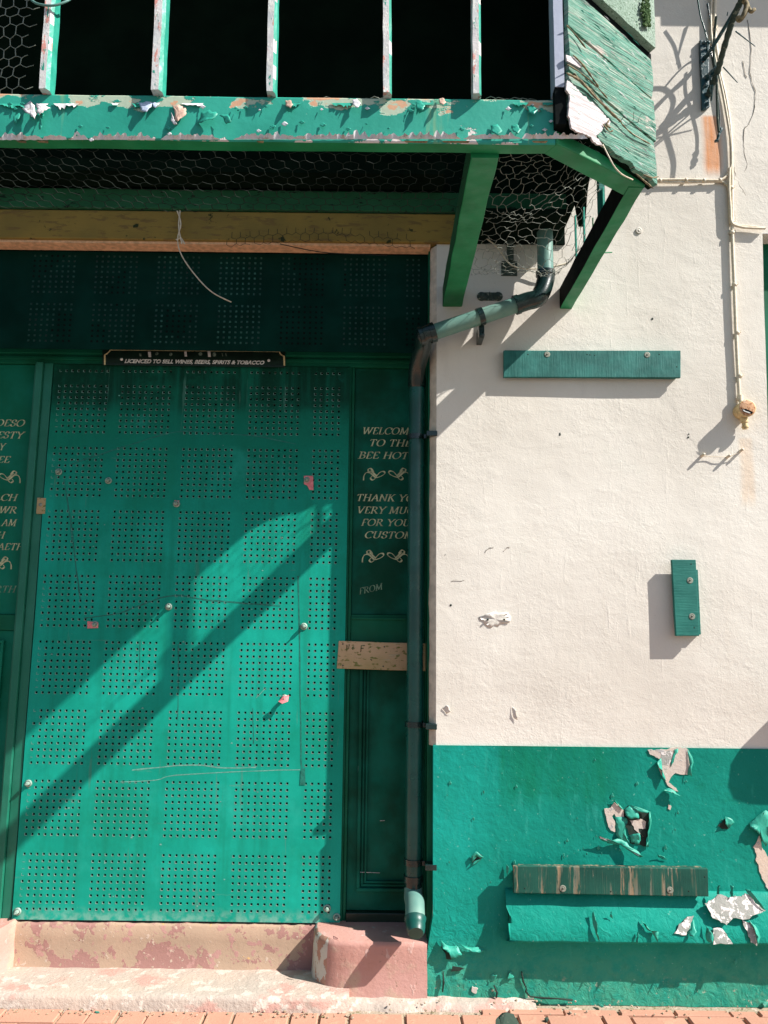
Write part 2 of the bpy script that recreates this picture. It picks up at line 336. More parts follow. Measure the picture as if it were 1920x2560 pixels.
M['iron'] = patchy("flaking_black_iron", ((.012, .035, .04), (.03, .10, .12)), [(60, .56, .6, (.18, .22, .22), (1, 1, 1)), (40, .62, .66, (.14, .06, .03), (4, 1, 1))], rough=.4, bsc=60, bd=.005)
M['tape'] = patchy("grey_wrapped_iron", ((.035, .055, .045), (.06, .085, .07)), [((30, 30, 60), .58, .62, (.20, .22, .18), (1, 1, 1)), (50, .62, .66, (.03, .04, .03), (3, 1, 1))], bsc=80, bd=.003)
M['rustcap'] = patchy("rusty_cap", ((.62, .40, .27), (.54, .30, .16)), [(60, .52, .58, (.36, .16, .07), (1, 1, 1)), (45, .60, .64, (.70, .58, .45), (4, 1, 1))], bsc=90, bd=.005)
M['brasscream'] = plain("cream_painted_fitting", (.62, .47, .24), .6, sc=50, var=.25)
M['pinkstep'] = patchy("peeling_pink_step", ((.41, .285, .20), (.36, .255, .18)), [(5, .53, .535, (.32, .17, .145), (.35, 0, .1)), (9, .66, .67, (.56, .34, .14), (2, 5, 1)), (19, .60, .605, (.40, .22, .19), (3, 9, 1)), (30, .62, .66, (.47, .36, .28), (8, 9, 1)), (70, .64, .70, (.30, .22, .15), (1, 1, 4))], bsc=70, bd=.003)
M['pinkplinth'] = patchy("pink_plinth_paint", ((.44, .235, .19), (.51, .29, .25)), [(5, .54, .66, (.46, .32, .24), (.3, 2, 1)), ((24, 24, 14), .60, .66, (.54, .36, .31), (5, 2, 1)), (60, .64, .70, (.32, .20, .15), (3, 1, 1)), (9, .66, .69, (.50, .42, .34), (7, 7, 1))], bsc=55, bd=.005)
M['greyplinth'] = patchy("peeled_plinth_end", ((.44, .25, .18), (.36, .19, .13)), [((11, 11, 7), .48, .50, (.55, .52, .44), (2, 1, 1)), (70, .66, .7, (.30, .28, .22), (2, 2, 2))], bsc=60, bd=.004)
M['apron'] = patchy("worn_pink_concrete", ((.47, .37, .30), (.42, .355, .30)), [((5, 5, 9), .52, .62, (.48, .29, .24), (1, 1, 1)), (18, .52, .62, (.55, .48, .41), (4, 4, 1)), (90, .64, .7, (.38, .33, .25), (2, 2, 2))], bsc=45, bd=.008, bst=.8)
M['brick'] = patchy("orange_paver", ((.50, .26, .18), (.43, .23, .16)), [(14, .55, .65, (.52, .28, .19), (1, 1, 1)), (110, .66, .72, (.42, .22, .13), (2, 2, 2)), (3, .58, .68, (.47, .26, .18), (7, 2, 1))], bsc=130, bd=.003)
M['mortar'] = patchy("sandy_mortar", ((.36, .28, .19), (.40, .33, .25)), [(60, .56, .62, (.22, .20, .10), (1, 1, 1)), (18, .58, .64, (.56, .46, .38), (4, 1, 1))], bsc=90, bd=.008, bst=.9)
M['pink'] = plain("pink_paper", (.72, .22, .23), .7, sc=50, var=.2)
M['bolt'] = plain("bolt_head", (.26, .36, .30), .6, metal=.1, sc=90)
M['greenglass'] = plain("green_fragment", (.05, .25, .18), .4, sc=60)
M['darkstone'] = patchy("dark_broken_slate", ((.03, .055, .04), (.05, .08, .06)), [(40, .6, .66, (.10, .12, .09), (1, 1, 1))], bsc=70, bd=.004)
M['street'] = plain("street_asphalt", (.13, .125, .115), .9, sc=40)

# ---------------------------------------------------------------- ground
GZ = -0.027
def structure(o): o['kind'] = 'structure'; return o
b = MB(); b.face([(-120, -120, GZ - .03), (120, -120, GZ - .03), (120, 60, GZ - .03), (-120, 60, GZ - .03)]); structure(b.build('ground', M['street']))
b = MB(); b.face([(-6, -1.55, GZ - .012), (6, -1.55, GZ - .012), (6, .02, GZ - .012), (-6, .02, GZ - .012)], 1)
def brick(x0, x1, y0, y1):
    t = GZ + random.uniform(-.003, .003); c = .004; bt = GZ - .03
    j = [random.uniform(-.003, .003) for _ in range(4)]
    x0 += j[0]; x1 += j[1]; y0 += j[2] * .5; y1 += j[3] * .5
    b.hexa([(x0, y0, bt), (x1, y0, bt), (x1, y1, bt), (x0, y1, bt)], [(x0, y0, t - c), (x1, y0, t - c), (x1, y1, t - c), (x0, y1, t - c)])
    b.hexa([(x0, y0, t - c), (x1, y0, t - c), (x1, y1, t - c), (x0, y1, t - c)], [(x0 + c, y0 + c, t), (x1 - c, y0 + c, t), (x1 - c, y1 - c, t), (x0 + c, y1 - c, t)])
y = -.055; row = 0
while y > -1.5:
    y0 = y - .104 if row else y - .052
    x = -3.6 + (.11 if row % 2 else 0) + random.uniform(0, .03)
    while x < 3.6:
        L = .212 if random.random() < .75 else .104
        if not (row == 0 and x < .34) and not (row in (0,) and x + L > 9):
            brick(x, x + L, y0 + .004, y - .004)
        x += L + .010
    y = y0 - .002; row += 1
structure(b.build('pavement', [M['brick'], M['mortar']]))
# rough mortar bed along the foot of the wall
b = MB(); rows = []
for i in range(60):
    x = -.2 + i * .0142; e = -.075 - .03 * noise.noise((x * 6, 0, 3)); rows.append([(x, .02, GZ + .02 + .008 * noise.noise((x * 14, 1, 0))), (x, -.03, GZ + .012 + .008 * noise.noise((x * 17, 5, 0))), (x, e + .012, GZ + .008 + .006 * noise.noise((x * 20, 9, 0))), (x, e, GZ - .012)])
b.grid(rows, 0, True); structure(b.build('mortar_path_edge', M['apron']))

# ---------------------------------------------------------------- wall
JX = .235                                               # right jamb of the doorway
wall = empty('rendered_wall', (0, 0, 0), 'tall cream rendered house wall with green painted foot beside the doorway', 'wall')
c0 = Q(1906, 590); c1 = Q(1918, 1020)
def cornx(z): return c1.x + (c0.x - c1.x) * (z - c1.z) / (c0.z - c1.z)
WT = c0.z + .012                                        # head of the window opening on the right
b = MB()
def wgrid(x0f, x1f, z0, z1, nx, nz, y=0.0):
    rows = []
    for k in range(nz + 1):
        z = z0 + (z1 - z0) * k / nz; r = []
        for i in range(nx + 1):
            x = x0f(z) + (x1f(z) - x0f(z)) * i / nx
            r.append((x, y + .004 * noise.noise((x * 1.5, z * 1.5, 1)), z))
        rows.append(r)
    return rows
DZ = .988
b.grid(wgrid(lambda z: JX, lambda z: cornx(z), DZ, WT, 30, 50), 0, True)
b.grid(wgrid(lambda z: JX, lambda z: 6, WT, 6.2, 30, 30), 0, True)
b.grid(wgrid(lambda z: JX - .012 - .012 * max(0, .35 - z) * 2, lambda z: 6, -.06, DZ, 30, 20, .003), 0, True)
b.box(-6, JX, 0, .4, 3.52, 6.2); b.box(-6, -2.12, 0, .4, -.06, 3.52)
b.box(JX - .035, 6, .10, .4, -.06, .95); b.box(JX, cornx(2) - .02, .13, .4, .95, WT)
b.face([(cornx(DZ), 0, DZ), (cornx(WT), 0, WT), (cornx(WT), .1, WT), (cornx(DZ), .1, DZ)])
b.face([(cornx(WT), 0, WT), (6, 0, WT), (6, .1, WT), (cornx(WT), .1, WT)])
wallm = b.build('render', M['cream'], wall)
# window on the right, only its edge shows
win = empty('window_frame', (cornx(1.5) + .3, .1, 1.0), 'dark green window frame recessed at the right end of the cream wall', 'window')
b = MB(); b.box(cornx(2) - .06, 3.2, .10, .16, .95, WT + .02); b.build('frame', M['frame'], win)
b = MB(); b.box(cornx(2) + .12, 3.0, .094, .099, 1.1, WT - .15); b.build('pane', M['black'], win)
# chamfered plaster stop on the doorway jamb and its painted return
b = MB(); rows = []
for k in range(61):
    z = .984 + (3.275 - .984) * k / 60; e = .004 * noise.noise((0, 0, z * 9)); rows.append([(JX, .0005, z), (JX - .006, .004, z), (JX - .026 + e, .03, z), (JX - .028 + e, .045, z)])
b.grid(rows, 0, True); b.build('jamb_stop', M['cream_trim'], wall)
b = MB(); b.box(JX - .036, JX + .1, .0455, .30, .19, 3.275); b.build('jamb_return', M['frame'], wall, .004)
# painted dado, a thick skin of paint
b = MB(); nx, nz = 70, 46; rows = []
for k in range(nz + 1):
    z = GZ - .01 + (DZ - GZ + .01) * k / nz; r = []
    for i in range(nx + 1):
        low = max(0, .30 - z); xl = JX - .012 - .028 * min(1, low * 6)
        x = xl + (4 - xl) * (i / nx) ** 1.8
        r.append((x, -.003 - .004 * noise.noise((x * 3, z * 3, 4)) * .6 - (.012 * noise.noise((x * 9, z * 9, 2)) * low * 2) - .002 - .02 * max(0, .12 - z) * 1, z + (.004 * noise.noise((x * 4, 0, 8)) if k == nz else 0)))
    rows.append(r)
b.grid(rows, 0, True); b.face([rows[-1][0], rows[-1][-1], (4, .01, DZ), (JX - .012, .01, DZ)])
for k in range(nz): b.face([rows[k][0], rows[k + 1][0], (rows[k + 1][0][0], .1, rows[k + 1][0][2]), (rows[k][0][0], .1, rows[k][0][2])])
b.build('dado', M['dado'], wall)

# sloping painted ledge
A = Q(1266, 2268, .043); A2 = Q(1300, 2350, .083)
prof = [(.006, A.z + .062), (.014, A.z + .058), (.030, A.z + .030), (.043, A.z), (.063, (A.z + A2.z) / 2), (.083, A2.z), (.080, A2.z - .010), (.055, A2.z - .014), (.003, A2.z - .035)]
b = MB(); rows = []; n = 90
for i in range(n + 1):
    x = A.x + (4.2 - A.x) * (i / n) ** 1.5; r = []
    for p, z in prof:
        xx = x + ((A2.x - A.x) * max(0, (A.z - z) / (A.z - A2.z)) if i == 0 and z < A.z else 0)
        nn = .004 * noise.noise((xx * 7, z * 7, 0))
        r.append((xx, -p - nn * (1 if p > .02 else 0), z + .004 * noise.noise((xx * 11, 3, z))))
    rows.append(r)
b.grid(rows, 0, True); b.face(rows[0]); b.build('ledge', M['dado'], wall)

# peeled patches and curled flakes on the dado: (px, py, metres out)
def zq(ox, oy, s, pts): return [(ox + x / s, oy + y / s, .009 + (p - .009) * .62 if p > .009 and ox != 1480 else p) for x, y, p in pts]
def patch(mb, pts, mi, th=.0015):
    mb.mark()
    P3 = [Q(x, y, p) for x, y, p in jagged(pts)]; mb.prism(P3, (0, .004, 0), mi)
def flake(mb, pts, mi, bmi=None, mark=True, jag=.10):
    if mark: mb.mark()
    P3 = [Q(x, y, p) for x, y, p in pts]; out = []; c = sum(P3, Vector()) / len(P3)
    for i in range(len(P3)):
        a, d = P3[i], P3[(i + 1) % len(P3)]; L = (d - a).length; n = 3 if L > .008 else 1
        for k in range(n):
            q = a.lerp(d, k / n)
            if k: q += Vector((random.uniform(-jag, jag), random.uniform(-.04, .04), random.uniform(-jag, jag))) * L
            out.append(q)
    mid = [c.lerp(q, .58) + Vector((0, random.uniform(-.05, .05) * (q - c).length, 0)) for q in out]; n = len(out); th = Vector((0, .0009, 0))
    b0 = len(mb.v); mb.v += out + mid + [c] + [q + th for q in out] + [q + th for q in mid] + [c + th]; b1 = b0 + 2 * n + 1; m2 = mi if bmi is None else bmi
    def f(ix, m): mb.f.append(ix); mb.m.append(m); mb.sm.append(True)
    for i in range(n):
        j = (i + 1) % n
        f([b0 + i, b0 + j, b0 + n + j, b0 + n + i], mi); f([b0 + n + i, b0 + n + j, b0 + 2 * n], mi)
        f([b1 + j, b1 + i, b1 + n + i, b1 + n + j], m2); f([b1 + n + j, b1 + n + i, b1 + 2 * n], m2)
        mb.f.append([b0 + j, b0 + i, b1 + i, b1 + j]); mb.m.append(mi); mb.sm.append(False)
def jagged(pts, n=3, amt=.10):
    out = []
    for i in range(len(pts)):
        a, d = Vector(pts[i]), Vector(pts[(i + 1) % len(pts)]); L = (d - a).length
        for k in range(n):
            q = a.lerp(d, k / n)
            if k: q += Vector((random.uniform(-amt, amt), random.uniform(-amt, amt), 0)) * L
            out.append(tuple(q))
    return out
b = MB(); Z1 = (1440, 1840, 3.456); e = .0085
# materials: 0 bare plaster, 1 cavity and painted shade, 2 green flake, 3 white flake back, 4 grey patch
patch(b, zq(*Z1, [(x, y, e) for x, y in [(620, 122), (700, 118), (760, 117), (850, 100), (900, 95), (965, 112), (1003, 175), (1000, 250), (985, 330), (930, 335), (860, 320), (825, 350), (800, 400), (850, 440), (885, 480), (850, 470), (790, 425), (770, 370), (730, 310), (712, 265), (735, 205), (690, 185), (640, 160)]]), 0)
patch(b, zq(*Z1, [(x, y, e + .001) for x, y in [(735, 140), (830, 130), (835, 190), (800, 250), (730, 255)]]), 4)
flake(b, zq(*Z1, [(850, 115, .012), (885, 112, .014), (850, 200, .013), (820, 270, .012), (832, 190, .012)]), 2)
flake(b, zq(*Z1, [(960, 115, .012), (1005, 180, .02), (1002, 350, .03), (960, 330, .012), (985, 260, .012)]), 2)
flake(b, zq(*Z1, [(735, 190, .010), (700, 230, .03), (715, 270, .032), (780, 395, .03), (760, 340, .010)]), 2)
flake(b, zq(*Z1, [(760, 470, .012), (800, 450, .014), (860, 480, .020), (905, 520, .034), (880, 510, .04), (820, 485, .042), (770, 472, .03)]), 2, 3)
patch(b, zq(*Z1, [(x, y, e) for x, y in [(800, 590), (825, 610), (815, 640), (795, 630)]]), 0)
# second wound
patch(b, zq(*Z1, [(x, y, e) for x, y in [(245, 630), (300, 620), (330, 575), (370, 590), (410, 640), (440, 710), (350, 705), (330, 670), (312, 690), (340, 760), (338, 830), (300, 815), (265, 730)]]), 0)
patch(b, zq(*Z1, [(x, y, e) for x, y in [(420, 630), (455, 600), (530, 650), (635, 660), (630, 800), (605, 955), (540, 940), (470, 925), (450, 830), (430, 760)]]), 1)
patch(b, zq(*Z1, [(x, y, e + .002) for x, y in [(465, 730), (560, 715), (605, 740), (600, 800), (540, 800), (560, 850), (585, 870), (520, 820), (480, 760)]]), 0)
flake(b, zq(*Z1, [(420, 635, .012), (460, 605, .012), (540, 660, .02), (545, 715, .03), (480, 720, .032), (430, 690, .025)]), 2)
flake(b, zq(*Z1, [(460, 590, .01), (520, 610, .018), (640, 655, .03), (600, 665, .034), (530, 650, .025)]), 2)
flake(b, zq(*Z1, [(640, 650, .010), (650, 760, .010), (630, 960, .012), (608, 958, .03), (620, 830, .032), (632, 690, .03)]), 2)
flake(b, zq(*Z1, [(460, 860, .012), (550, 840, .03), (560, 900, .02), (540, 935, .02), (480, 920, .012)]), 2)
flake(b, zq(*Z1, [(335, 700, .012), (440, 710, .012), (430, 830, .02), (440, 900, .03), (470, 930, .03), (380, 905, .02), (345, 850, .012)]), 2)
flake(b, zq(*Z1, [(195, 862, .045), (240, 880, .04), (320, 900, .04), (380, 890, .02), (440, 920, .03), (520, 985, .045), (585, 1040, .055), (560, 1050, .05), (470, 1000, .02), (380, 920, .012), (300, 925, .012), (230, 910, .02)]), 2, 3)
flake(b, zq(*Z1, [(325, 540, .02), (335, 575, .010), (400, 620, .010), (410, 640, .02), (370, 600, .02)]), 2)
flake(b, zq(*Z1, [(700, 1022, .025), (740, 1035, .02), (795, 1065, .012), (740, 1060, .01), (720, 1050, .01)]), 2)
# small ones
patch(b, zq(*Z1, [(x, y, e) for x, y in [(1225, 775), (1260, 750), (1300, 700), (1365, 745), (1320, 800), (1270, 805)]]), 1)
flake(b, zq(*Z1, [(1290, 695, .012), (1370, 745, .02), (1320, 800, .012), (1290, 760, .03)]), 2)
patch(b, zq(*Z1, [(x, y, e) for x, y in [(1585, 860), (1560, 920), (1530, 960), (1560, 1020), (1555, 1080), (1600, 1200), (1640, 1300), (1700, 1350), (1700, 1100), (1640, 1010), (1605, 960)]]), 0)
flake(b, zq(*Z1, [(1500, 750, .01), (1560, 700, .02), (1640, 640, .02), (1690, 700, .02), (1640, 960, .02), (1600, 860, .03), (1545, 815, .045), (1505, 790, .03)]), 2)
Z2 = (1060, 2100, 3.77)
patch(b, zq(*Z2, [(x, y, e) for x, y in [(490, 112), (560, 160), (520, 200), (455, 215), (465, 150)]]), 1)
flake(b, zq(*Z2, [(490, 105, .022), (565, 162, .022), (545, 170, .016), (500, 130, .012), (475, 155, .012), (458, 210, .02), (445, 165, .02)]), 2)
flake(b, zq(*Z2, [(560, 165, .02), (520, 200, .012), (450, 240, .02), (470, 205, .010)]), 2)
flake(b, zq(*Z2, [(775, 220, .012), (803, 270, .03), (785, 345, .012), (775, 300, .01)]), 2)
# torn foot of the dado by the doorway; its dark patch is painted shade
patch(b, zq(*Z2, [(x, y, .010) for x, y in [(160, 1000), (190, 1050), (250, 1070), (300, 1085), (275, 1120), (250, 1130), (210, 1120)]]), 1)
flake(b, zq(*Z2, [(150, 930, .014), (190, 990, .014), (260, 1000, .014), (320, 990, .015), (360, 1080, .05), (300, 1110, .055), (255, 1118, .05), (235, 1065, .045), (180, 1030, .05)]), 2)
flake(b, zq(*Z2, [(315, 970, .014), (400, 1015, .014), (480, 1010, .014), (600, 1040, .016), (520, 1060, .045), (440, 1050, .04), (380, 1020, .045)]), 2)
patch(b, zq(*Z2, [(x, y, .020) for x, y in [(270, 1190), (380, 1215), (340, 1235), (255, 1240)]]), 1)
flake(b, zq(*Z2, [(630, 1270, .02), (690, 1270, .035), (680, 1300, .03), (620, 1345, .02)]), 2)
flake(b, zq(*Z2, [(820, 1230, .018), (850, 1290, .018), (780, 1320, .03), (800, 1270, .035)]), 2)
patch(b, zq(*Z2, [(x, y, .020) for x, y in [(455, 1380), (510, 1400), (490, 1450), (450, 1430)]]), 0)
# cracks on the foot of the wall
for pts in ([(920, 1240), (935, 1330), (965, 1400), (960, 1430), (1000, 1475), (1120, 1490), (1260, 1495), (1400, 1510)], [(660, 1370), (690, 1440), (680, 1490)], [(180, 1240), (185, 1340), (175, 1430)]):
    b.mark(); q = [Q(1060 + x / 3.77, 2100 + y / 3.77, .0165 if y < 1450 else .021) for x, y in pts]; b.tube(q, [.0035 + .002 * (i % 2) for i in range(len(q))], 4, 1)
# wounds on the ledge
Z3 = (1480, 2160, 3.77)
def lp(y): return .049 + max(-.6, min(1, (y - 430) / 340)) * .040      # how far the sloping face stands out
def lpatch(pts, mi, lift=.004): patch(b, zq(*Z3, [(x, y, lp(y) + lift) for x, y in pts]), mi)
def lflake(pts, mi, bmi=None): flake(b, zq(*Z3, [(x, y, lp(y) + l) for x, y, l in pts]), mi, bmi)
lpatch([(1065, 375), (1120, 345), (1180, 295), (1230, 292), (1290, 320), (1350, 300), (1410, 310), (1440, 280), (1500, 300), (1560, 360), (1640, 440), (1560, 470), (1430, 525), (1330, 510), (1270, 575), (1200, 530), (1140, 510), (1100, 430)], 4, .016)
lpatch([(775, 655), (820, 570), (900, 500), (960, 490), (930, 560), (890, 670)], 4)
lpatch([(1145, 610), (1230, 610), (1280, 690), (1330, 755), (1145, 760)], 4)
lpatch([(1420, 530), (1500, 560), (1560, 640), (1570, 700), (1555, 775), (1500, 740), (1470, 640)], 4)
lflake([(905, 640, .004), (960, 520, .004), (990, 640, .02), (960, 690, .024), (920, 680, .015)], 2)
lflake([(0, 480, .004), (15, 440, .018), (50, 660, .02), (70, 740, .004)], 2)
lflake([(165, 490, .004), (185, 440, .02), (195, 520, .004)], 2)
lflake([(460, 520, .004), (510, 590, .018), (560, 630, .018), (630, 640, .02), (620, 740, .02), (590, 640, .004), (520, 620, .004)], 2)
lflake([(425, 640, .004), (440, 650, .015), (435, 745, .015), (415, 740, .004)], 2)
lflake([(1190, 200, .018), (1210, 200, .03), (1200, 290, .03), (1175, 280, .018)], 2)
lflake([(1300, 200, .018), (1335, 210, .03), (1330, 310, .03), (1310, 310, .018)], 2)
lflake([(1440, 230, .018), (1500, 260, .028), (1600, 380, .028), (1640, 440, .02), (1540, 370, .018)], 2)
lflake([(1470, 520, .004), (1530, 600, .02), (1570, 690, .02), (1560, 770, .018), (1590, 690, .004), (1540, 580, .004)], 2)
lflake([(1060, 560, .004), (1100, 610, .02), (1140, 660, .018), (1140, 750, .02), (1080, 720, .004)], 2)
b.build_each('paint_flake', [M['plasterbare'], M['hole'], M['flakegreen'], M['flakewhite'], M['greypatch']], wall, wire=True)
b = MB()
for i in range(60):                                     # scattered blisters
    px = random.uniform(1105, 1915); py = random.uniform(1900, 2480); s_ = random.uniform(2, 6)
    if 2255 < py < 2380: continue
    pp = .0085 if py < 2400 else .018
    flake(b, [(px - s_ * .5, py, pp), (px + s_ * .3, py - s_ * random.uniform(.6, 2), pp + .001), (px + s_, py + s_ * .3, pp + .0025), (px, py + s_ * random.uniform(.4, 1.6), pp)], 2)
b.build('paint_blisters', [M['plasterbare'], M['hole'], M['flakegreen'], M['flakewhite'], M['greypatch']], wall, wire=True)['kind'] = 'stuff'

# cracks, old screw holes and filled scars on the cream part
b = MB()
def crack(pts, r=.0012):
    b.mark()
    q = spline([Q(x, y, .001) for x, y in pts], 4)
    q = [p + Vector((random.uniform(-.003, .003), 0, random.uniform(-.003, .003))) for p in q]; b.tube(q, [r * random.uniform(.5, 1.3) for _ in q], 4)
Z4 = lambda l: [(1380 + x / 3.072, y / 3.072) for x, y in l]
crack(Z4([(1500, 150), (1530, 380), (1520, 560), (1560, 700), (1555, 820), (1520, 940), (1480, 990), (1470, 1090), (1480, 1180), (1495, 1260), (1475, 1320)]), .0014)
crack(Z4([(1395, 1280), (1400, 1370), (1440, 1420), (1470, 1480)]), .0013)
crack([(1835, 425), (1850, 465), (1880, 510), (1908, 552)], .0013)
crack(Z4([(1470, 470), (1480, 560), (1500, 600)])); crack([(1785, 545), (1800, 546)])
nh = MB()
for x, y, r in [(1631, 797, .005), (1124, 1099, .004), (1400, 1087, .004), (1721, 1093, .004), (1722, 1085, .003), (1111, 1090, .002), (1456, 1367, .004), (1407, 1389, .003), (1127, 1513, .005), (1428, 1509, .004), (1113, 1387, .002), (1795, 854, .002), (1862, 1536, .002), (1409, 1554, .002), (1400, 1083, .003)]:
    nh.mark(); nh.lathe([(0, .0012), (r, .001), (r, -.004)], Q(x, y), (0, -1, 0), 8)
crack([(1212, 1382), (1222, 1371), (1233, 1368)], .0015); crack([(1256, 1380), (1266, 1370), (1272, 1368)], .0015); crack([(1130, 1452), (1160, 1451)], .001)
b.build_each('wall_crack', plain('crack_dirt', (.20, .17, .13), .95, sc=60), wall, wire=True); nh.build_each('screw_hole', M['hole'], wall)
b = MB()                                                # chipped scar with two plugs, lifted render seam
sc = [(1196, 1543), (1215, 1534), (1240, 1530), (1270, 1531), (1278, 1545), (1274, 1556), (1250, 1562), (1228, 1570), (1212, 1562)]
flake(b, [(x, y, .002 if i in (0, 6, 7, 8) else .006) for i, (x, y) in enumerate(sc)], 0)
for x, y in ((1219, 1549), (1260, 1549)): b.mark(); b.lathe([(0, .014), (.004, .0135), (.0045, .004)], Q(x, y), (0, -1, 0), 8, 1)
flake(b, [(1105, 1770, .002), (1118, 1762, .012), (1130, 1780, .008), (1115, 1785, .003)], 0)
flake(b, [(1280, 1765, .002), (1290, 1775, .009), (1295, 1800, .006), (1284, 1795, .002)], 0)
for x, y in ((1290, 723), (1290, 726)): pass
tq = [Q(1596, 570, 0), ]
b.mark(); b.lathe([(.016, .001), (.015, .004), (.010, .004), (.006, .001), (.006, .004), (0, .004)], Q(1597, 577), (0, -1, 0), 14)
b.build_each('render_scar', [M['cream'], M['hole']], wall, wire=True)
# timber on the wall above the doorway
b = MB(); b.box(-3.2, Q(1140, 600).x, -.016, .08, 3.282, 3.428); b.build('lintel_board', M['brown'], wall, .006)
b = MB(); b.box(-3.2, JX - .03, .0, .077, 3.270, 3.2815); b.build('soffit', M['soffit'], wall)
b = MB(); b.box(-3.2, .87, -.03, .05, 3.431, 3.53); b.build('fascia_board', M['fascia'], wall, .005)
# unseen ledge added high on the wall to throw shade at the top right
zt = Q(1800, 70).z; b = MB(); b.box(1.72, 6, -.16, 0, zt + .384, zt + .46); zt2 = Q(1640, 45).z; b.box(1.30, 1.7199, -.10, 0, zt2 + .24, zt2 + .32); b.build('shade_ledge', M['cream'], wall, .006)

# ---------------------------------------------------------------- step, plinths
step = empty('door_step', (-.9, .0, GZ), 'worn pale pink concrete step with peeling riser below the green shutter', 'step')
b = MB(); rows = []
for i in range(81):
    x = -2.6 + i * (2.48 / 80); r = []
    fe = -.105 + .012 * noise.noise((x * 4, 0, 1)) + (.04 * max(0, (x + .22) / .1) if x > -.22 else 0)
    for y, z in ((.20, .006), (.17, .012), (.10, .018), (.03, .019), (-.04, .020), (fe + .02, .021), (fe + .006, .016), (fe, .004), (fe - .006, -.02), (fe - .012, GZ - .012)):
        r.append((x, y + .004 * noise.noise((x * 12, y * 9, z * 30)), z + .005 * noise.noise((x * 9, y * 9, 2))))
    rows.append(r)
b.grid(rows, 0, True); b.face(rows[-1]); b.build('apron', M['apron'], step)
b = MB(); rows = []
for i in range(101):
    x = -1.72 + i * .0150; tz = .184 + .003 * noise.noise((x * 9, 0, 5)) + .004 * noise.noise((x * 30, 0, 5))
    rows.append([(x, .26, tz - .006), (x, .196, tz), (x, .188, tz - .008), (x, .184 + .004 * noise.noise((x * 8, 2, 1)), .12), (x, .180, .05), (x, .165, .008)])
b.grid(rows, 0, True); b.build('riser', M['pinkstep'], step)
pl = empty('doorway_plinth', (0, .1, GZ), 'pink rounded plinth block under the drainpipe at the right of the step', 'plinth')
c = [(-.285, .24), (-.285, .15), (-.275, .09), (-.25, .045), (-.215, .015), (-.175, -.002), (-.10, -.006), (.05, -.008), (.199, -.008)]
b = MB(); rows = []
for z, s_ in ((GZ - .01, .012), (.02, .006), (.06, .002), (.12, 0), (.175, 0), (.188, .003), (.195, .012)):
    rows.append([(x - (s_ * .8 if i < 5 and z < .1 else (-s_ if i < 5 and z > .15 else 0)) + .004 * noise.noise((x * 13, z * 13, 0)), y + (s_ if z > .15 else -s_) + .004 * noise.noise((x * 11, z * 11, 5)), z + (.006 * noise.noise((x * 15, 0, 9)) if z > .18 else 0)) for i, (x, y) in enumerate(c)])
b.grid(rows, 0, True)
for k in range(len(rows) - 1):
    for i in range(4): b.m[k * (len(c) - 1) + i] = 1
t = rows[-1]; b.face([t[0], t[1], t[2], t[3], t[4], t[5], t[6], t[7], t[8], (.199, .24, .198)], 0)
b.build('block', [M['pinkplinth'], M['greyplinth']], pl)
b = MB(); flake(b, [(832, 2340, .004), (848, 2345, .016), (846, 2352, .018), (834, 2348, .012)], 0); b.build('paint_flake', M['pinkplinth'], pl, wire=True)
b = MB(); rows = []
for z, s_ in ((GZ - .01, .02), (.03, .008), (.12, 0), (.18, 0), (.195, .01)):
    rows.append([(x + (s_ if z < .1 else -s_), y - (s_ if z < .1 else -s_) + .004 * noise.noise((x * 11, z * 11, 5)), z) for x, y in ((-1.592, .24), (-1.60, .13), (-1.615, .06), (-1.66, .01), (-1.74, -.01), (-2.12, -.01))])
b.grid(rows, 0, True); t = rows[-1]; b.face(list(t) + [(-2.12, .24, .195)])
lp_ = tag(b.build('doorway_plinth', M['pinkplinth']), 'pink plinth block at the left end of the riser, cut by the frame', 'plinth')

# ---------------------------------------------------------------- doorway joinery
door = empty('entrance_screen', (-.9, .24, .19), 'dark green panelled timber door screen lettered in gold behind the shutter', 'door')
b = MB(); b.box(-2.12, JX, .255, .30, .19, 3.4); b.build('backing_board', M['black'], door)
zr0 = Q(300, 912, -.22).z; zr1 = Q(300, 880, -.22).z
b = MB(); b.box(-2.12, JX - .037, .215, .254, zr0, zr1 + .03); b.box(-2.12, JX - .037, .205, .2149, zr0 + .018, zr0 + .036); b.box(-2.12, JX - .037, .209, .2149, zr0 + .045, zr0 + .06); b.box(-2.12, JX - .037, .1905, .2149, zr1 - .02, zr1 + .01)
b.build('transom_rail', M['frame'], door, .003)
b = MB()
b.box(-1.705, -1.672, .19, .254, .19, zr0); b.box(-1.671, -1.628, .205, .254, .19, zr0); b.box(-1.72, -1.7055, .212, .254, .19, zr0)
b.build('door_post', M['post'], door, .003)
PY = .236
zm = Q(900, 1560, -.23).z
b = MB(); b.box(-.185, -.165, .215, .2545, .19, zr0); b.box(-.164, -.150, .221, .2545, .19, zr0); b.build('stile', M['frame'], door, .003)
def panel(name, x0, x1, z0, z1, mat, mould):
    b = MB(); b.box(x0, x1, PY, .2545, z0, z1)
    if mould:
        for k, (i0, th, d) in enumerate(((.045, .014, .020), (.064, .009, .010), (.080, .008, .016))):
            a0, a1, c0_, c1_ = x0 + i0, x1 - i0, z0 + i0 + .04, z1 - i0
            for (u0, u1, v0, v1) in ((a0, a1, c1_ - th, c1_), (a0, a1, c0_, c0_ + th), (a0, a0 + th, c0_ + th, c1_ - th), (a1 - th, a1, c0_ + th, c1_ - th)):
                b.box(u0, u1, PY - d, PY - .0005, v0, v1)
    return b.build(name, mat, door, .002)
panel('upper_panel', -.149, JX - .037, zm + .045, zr0 - .001, M['panel'], False)
panel('lower_panel', -.149, JX - .037, .235, zm - .09, M['panel'], True)
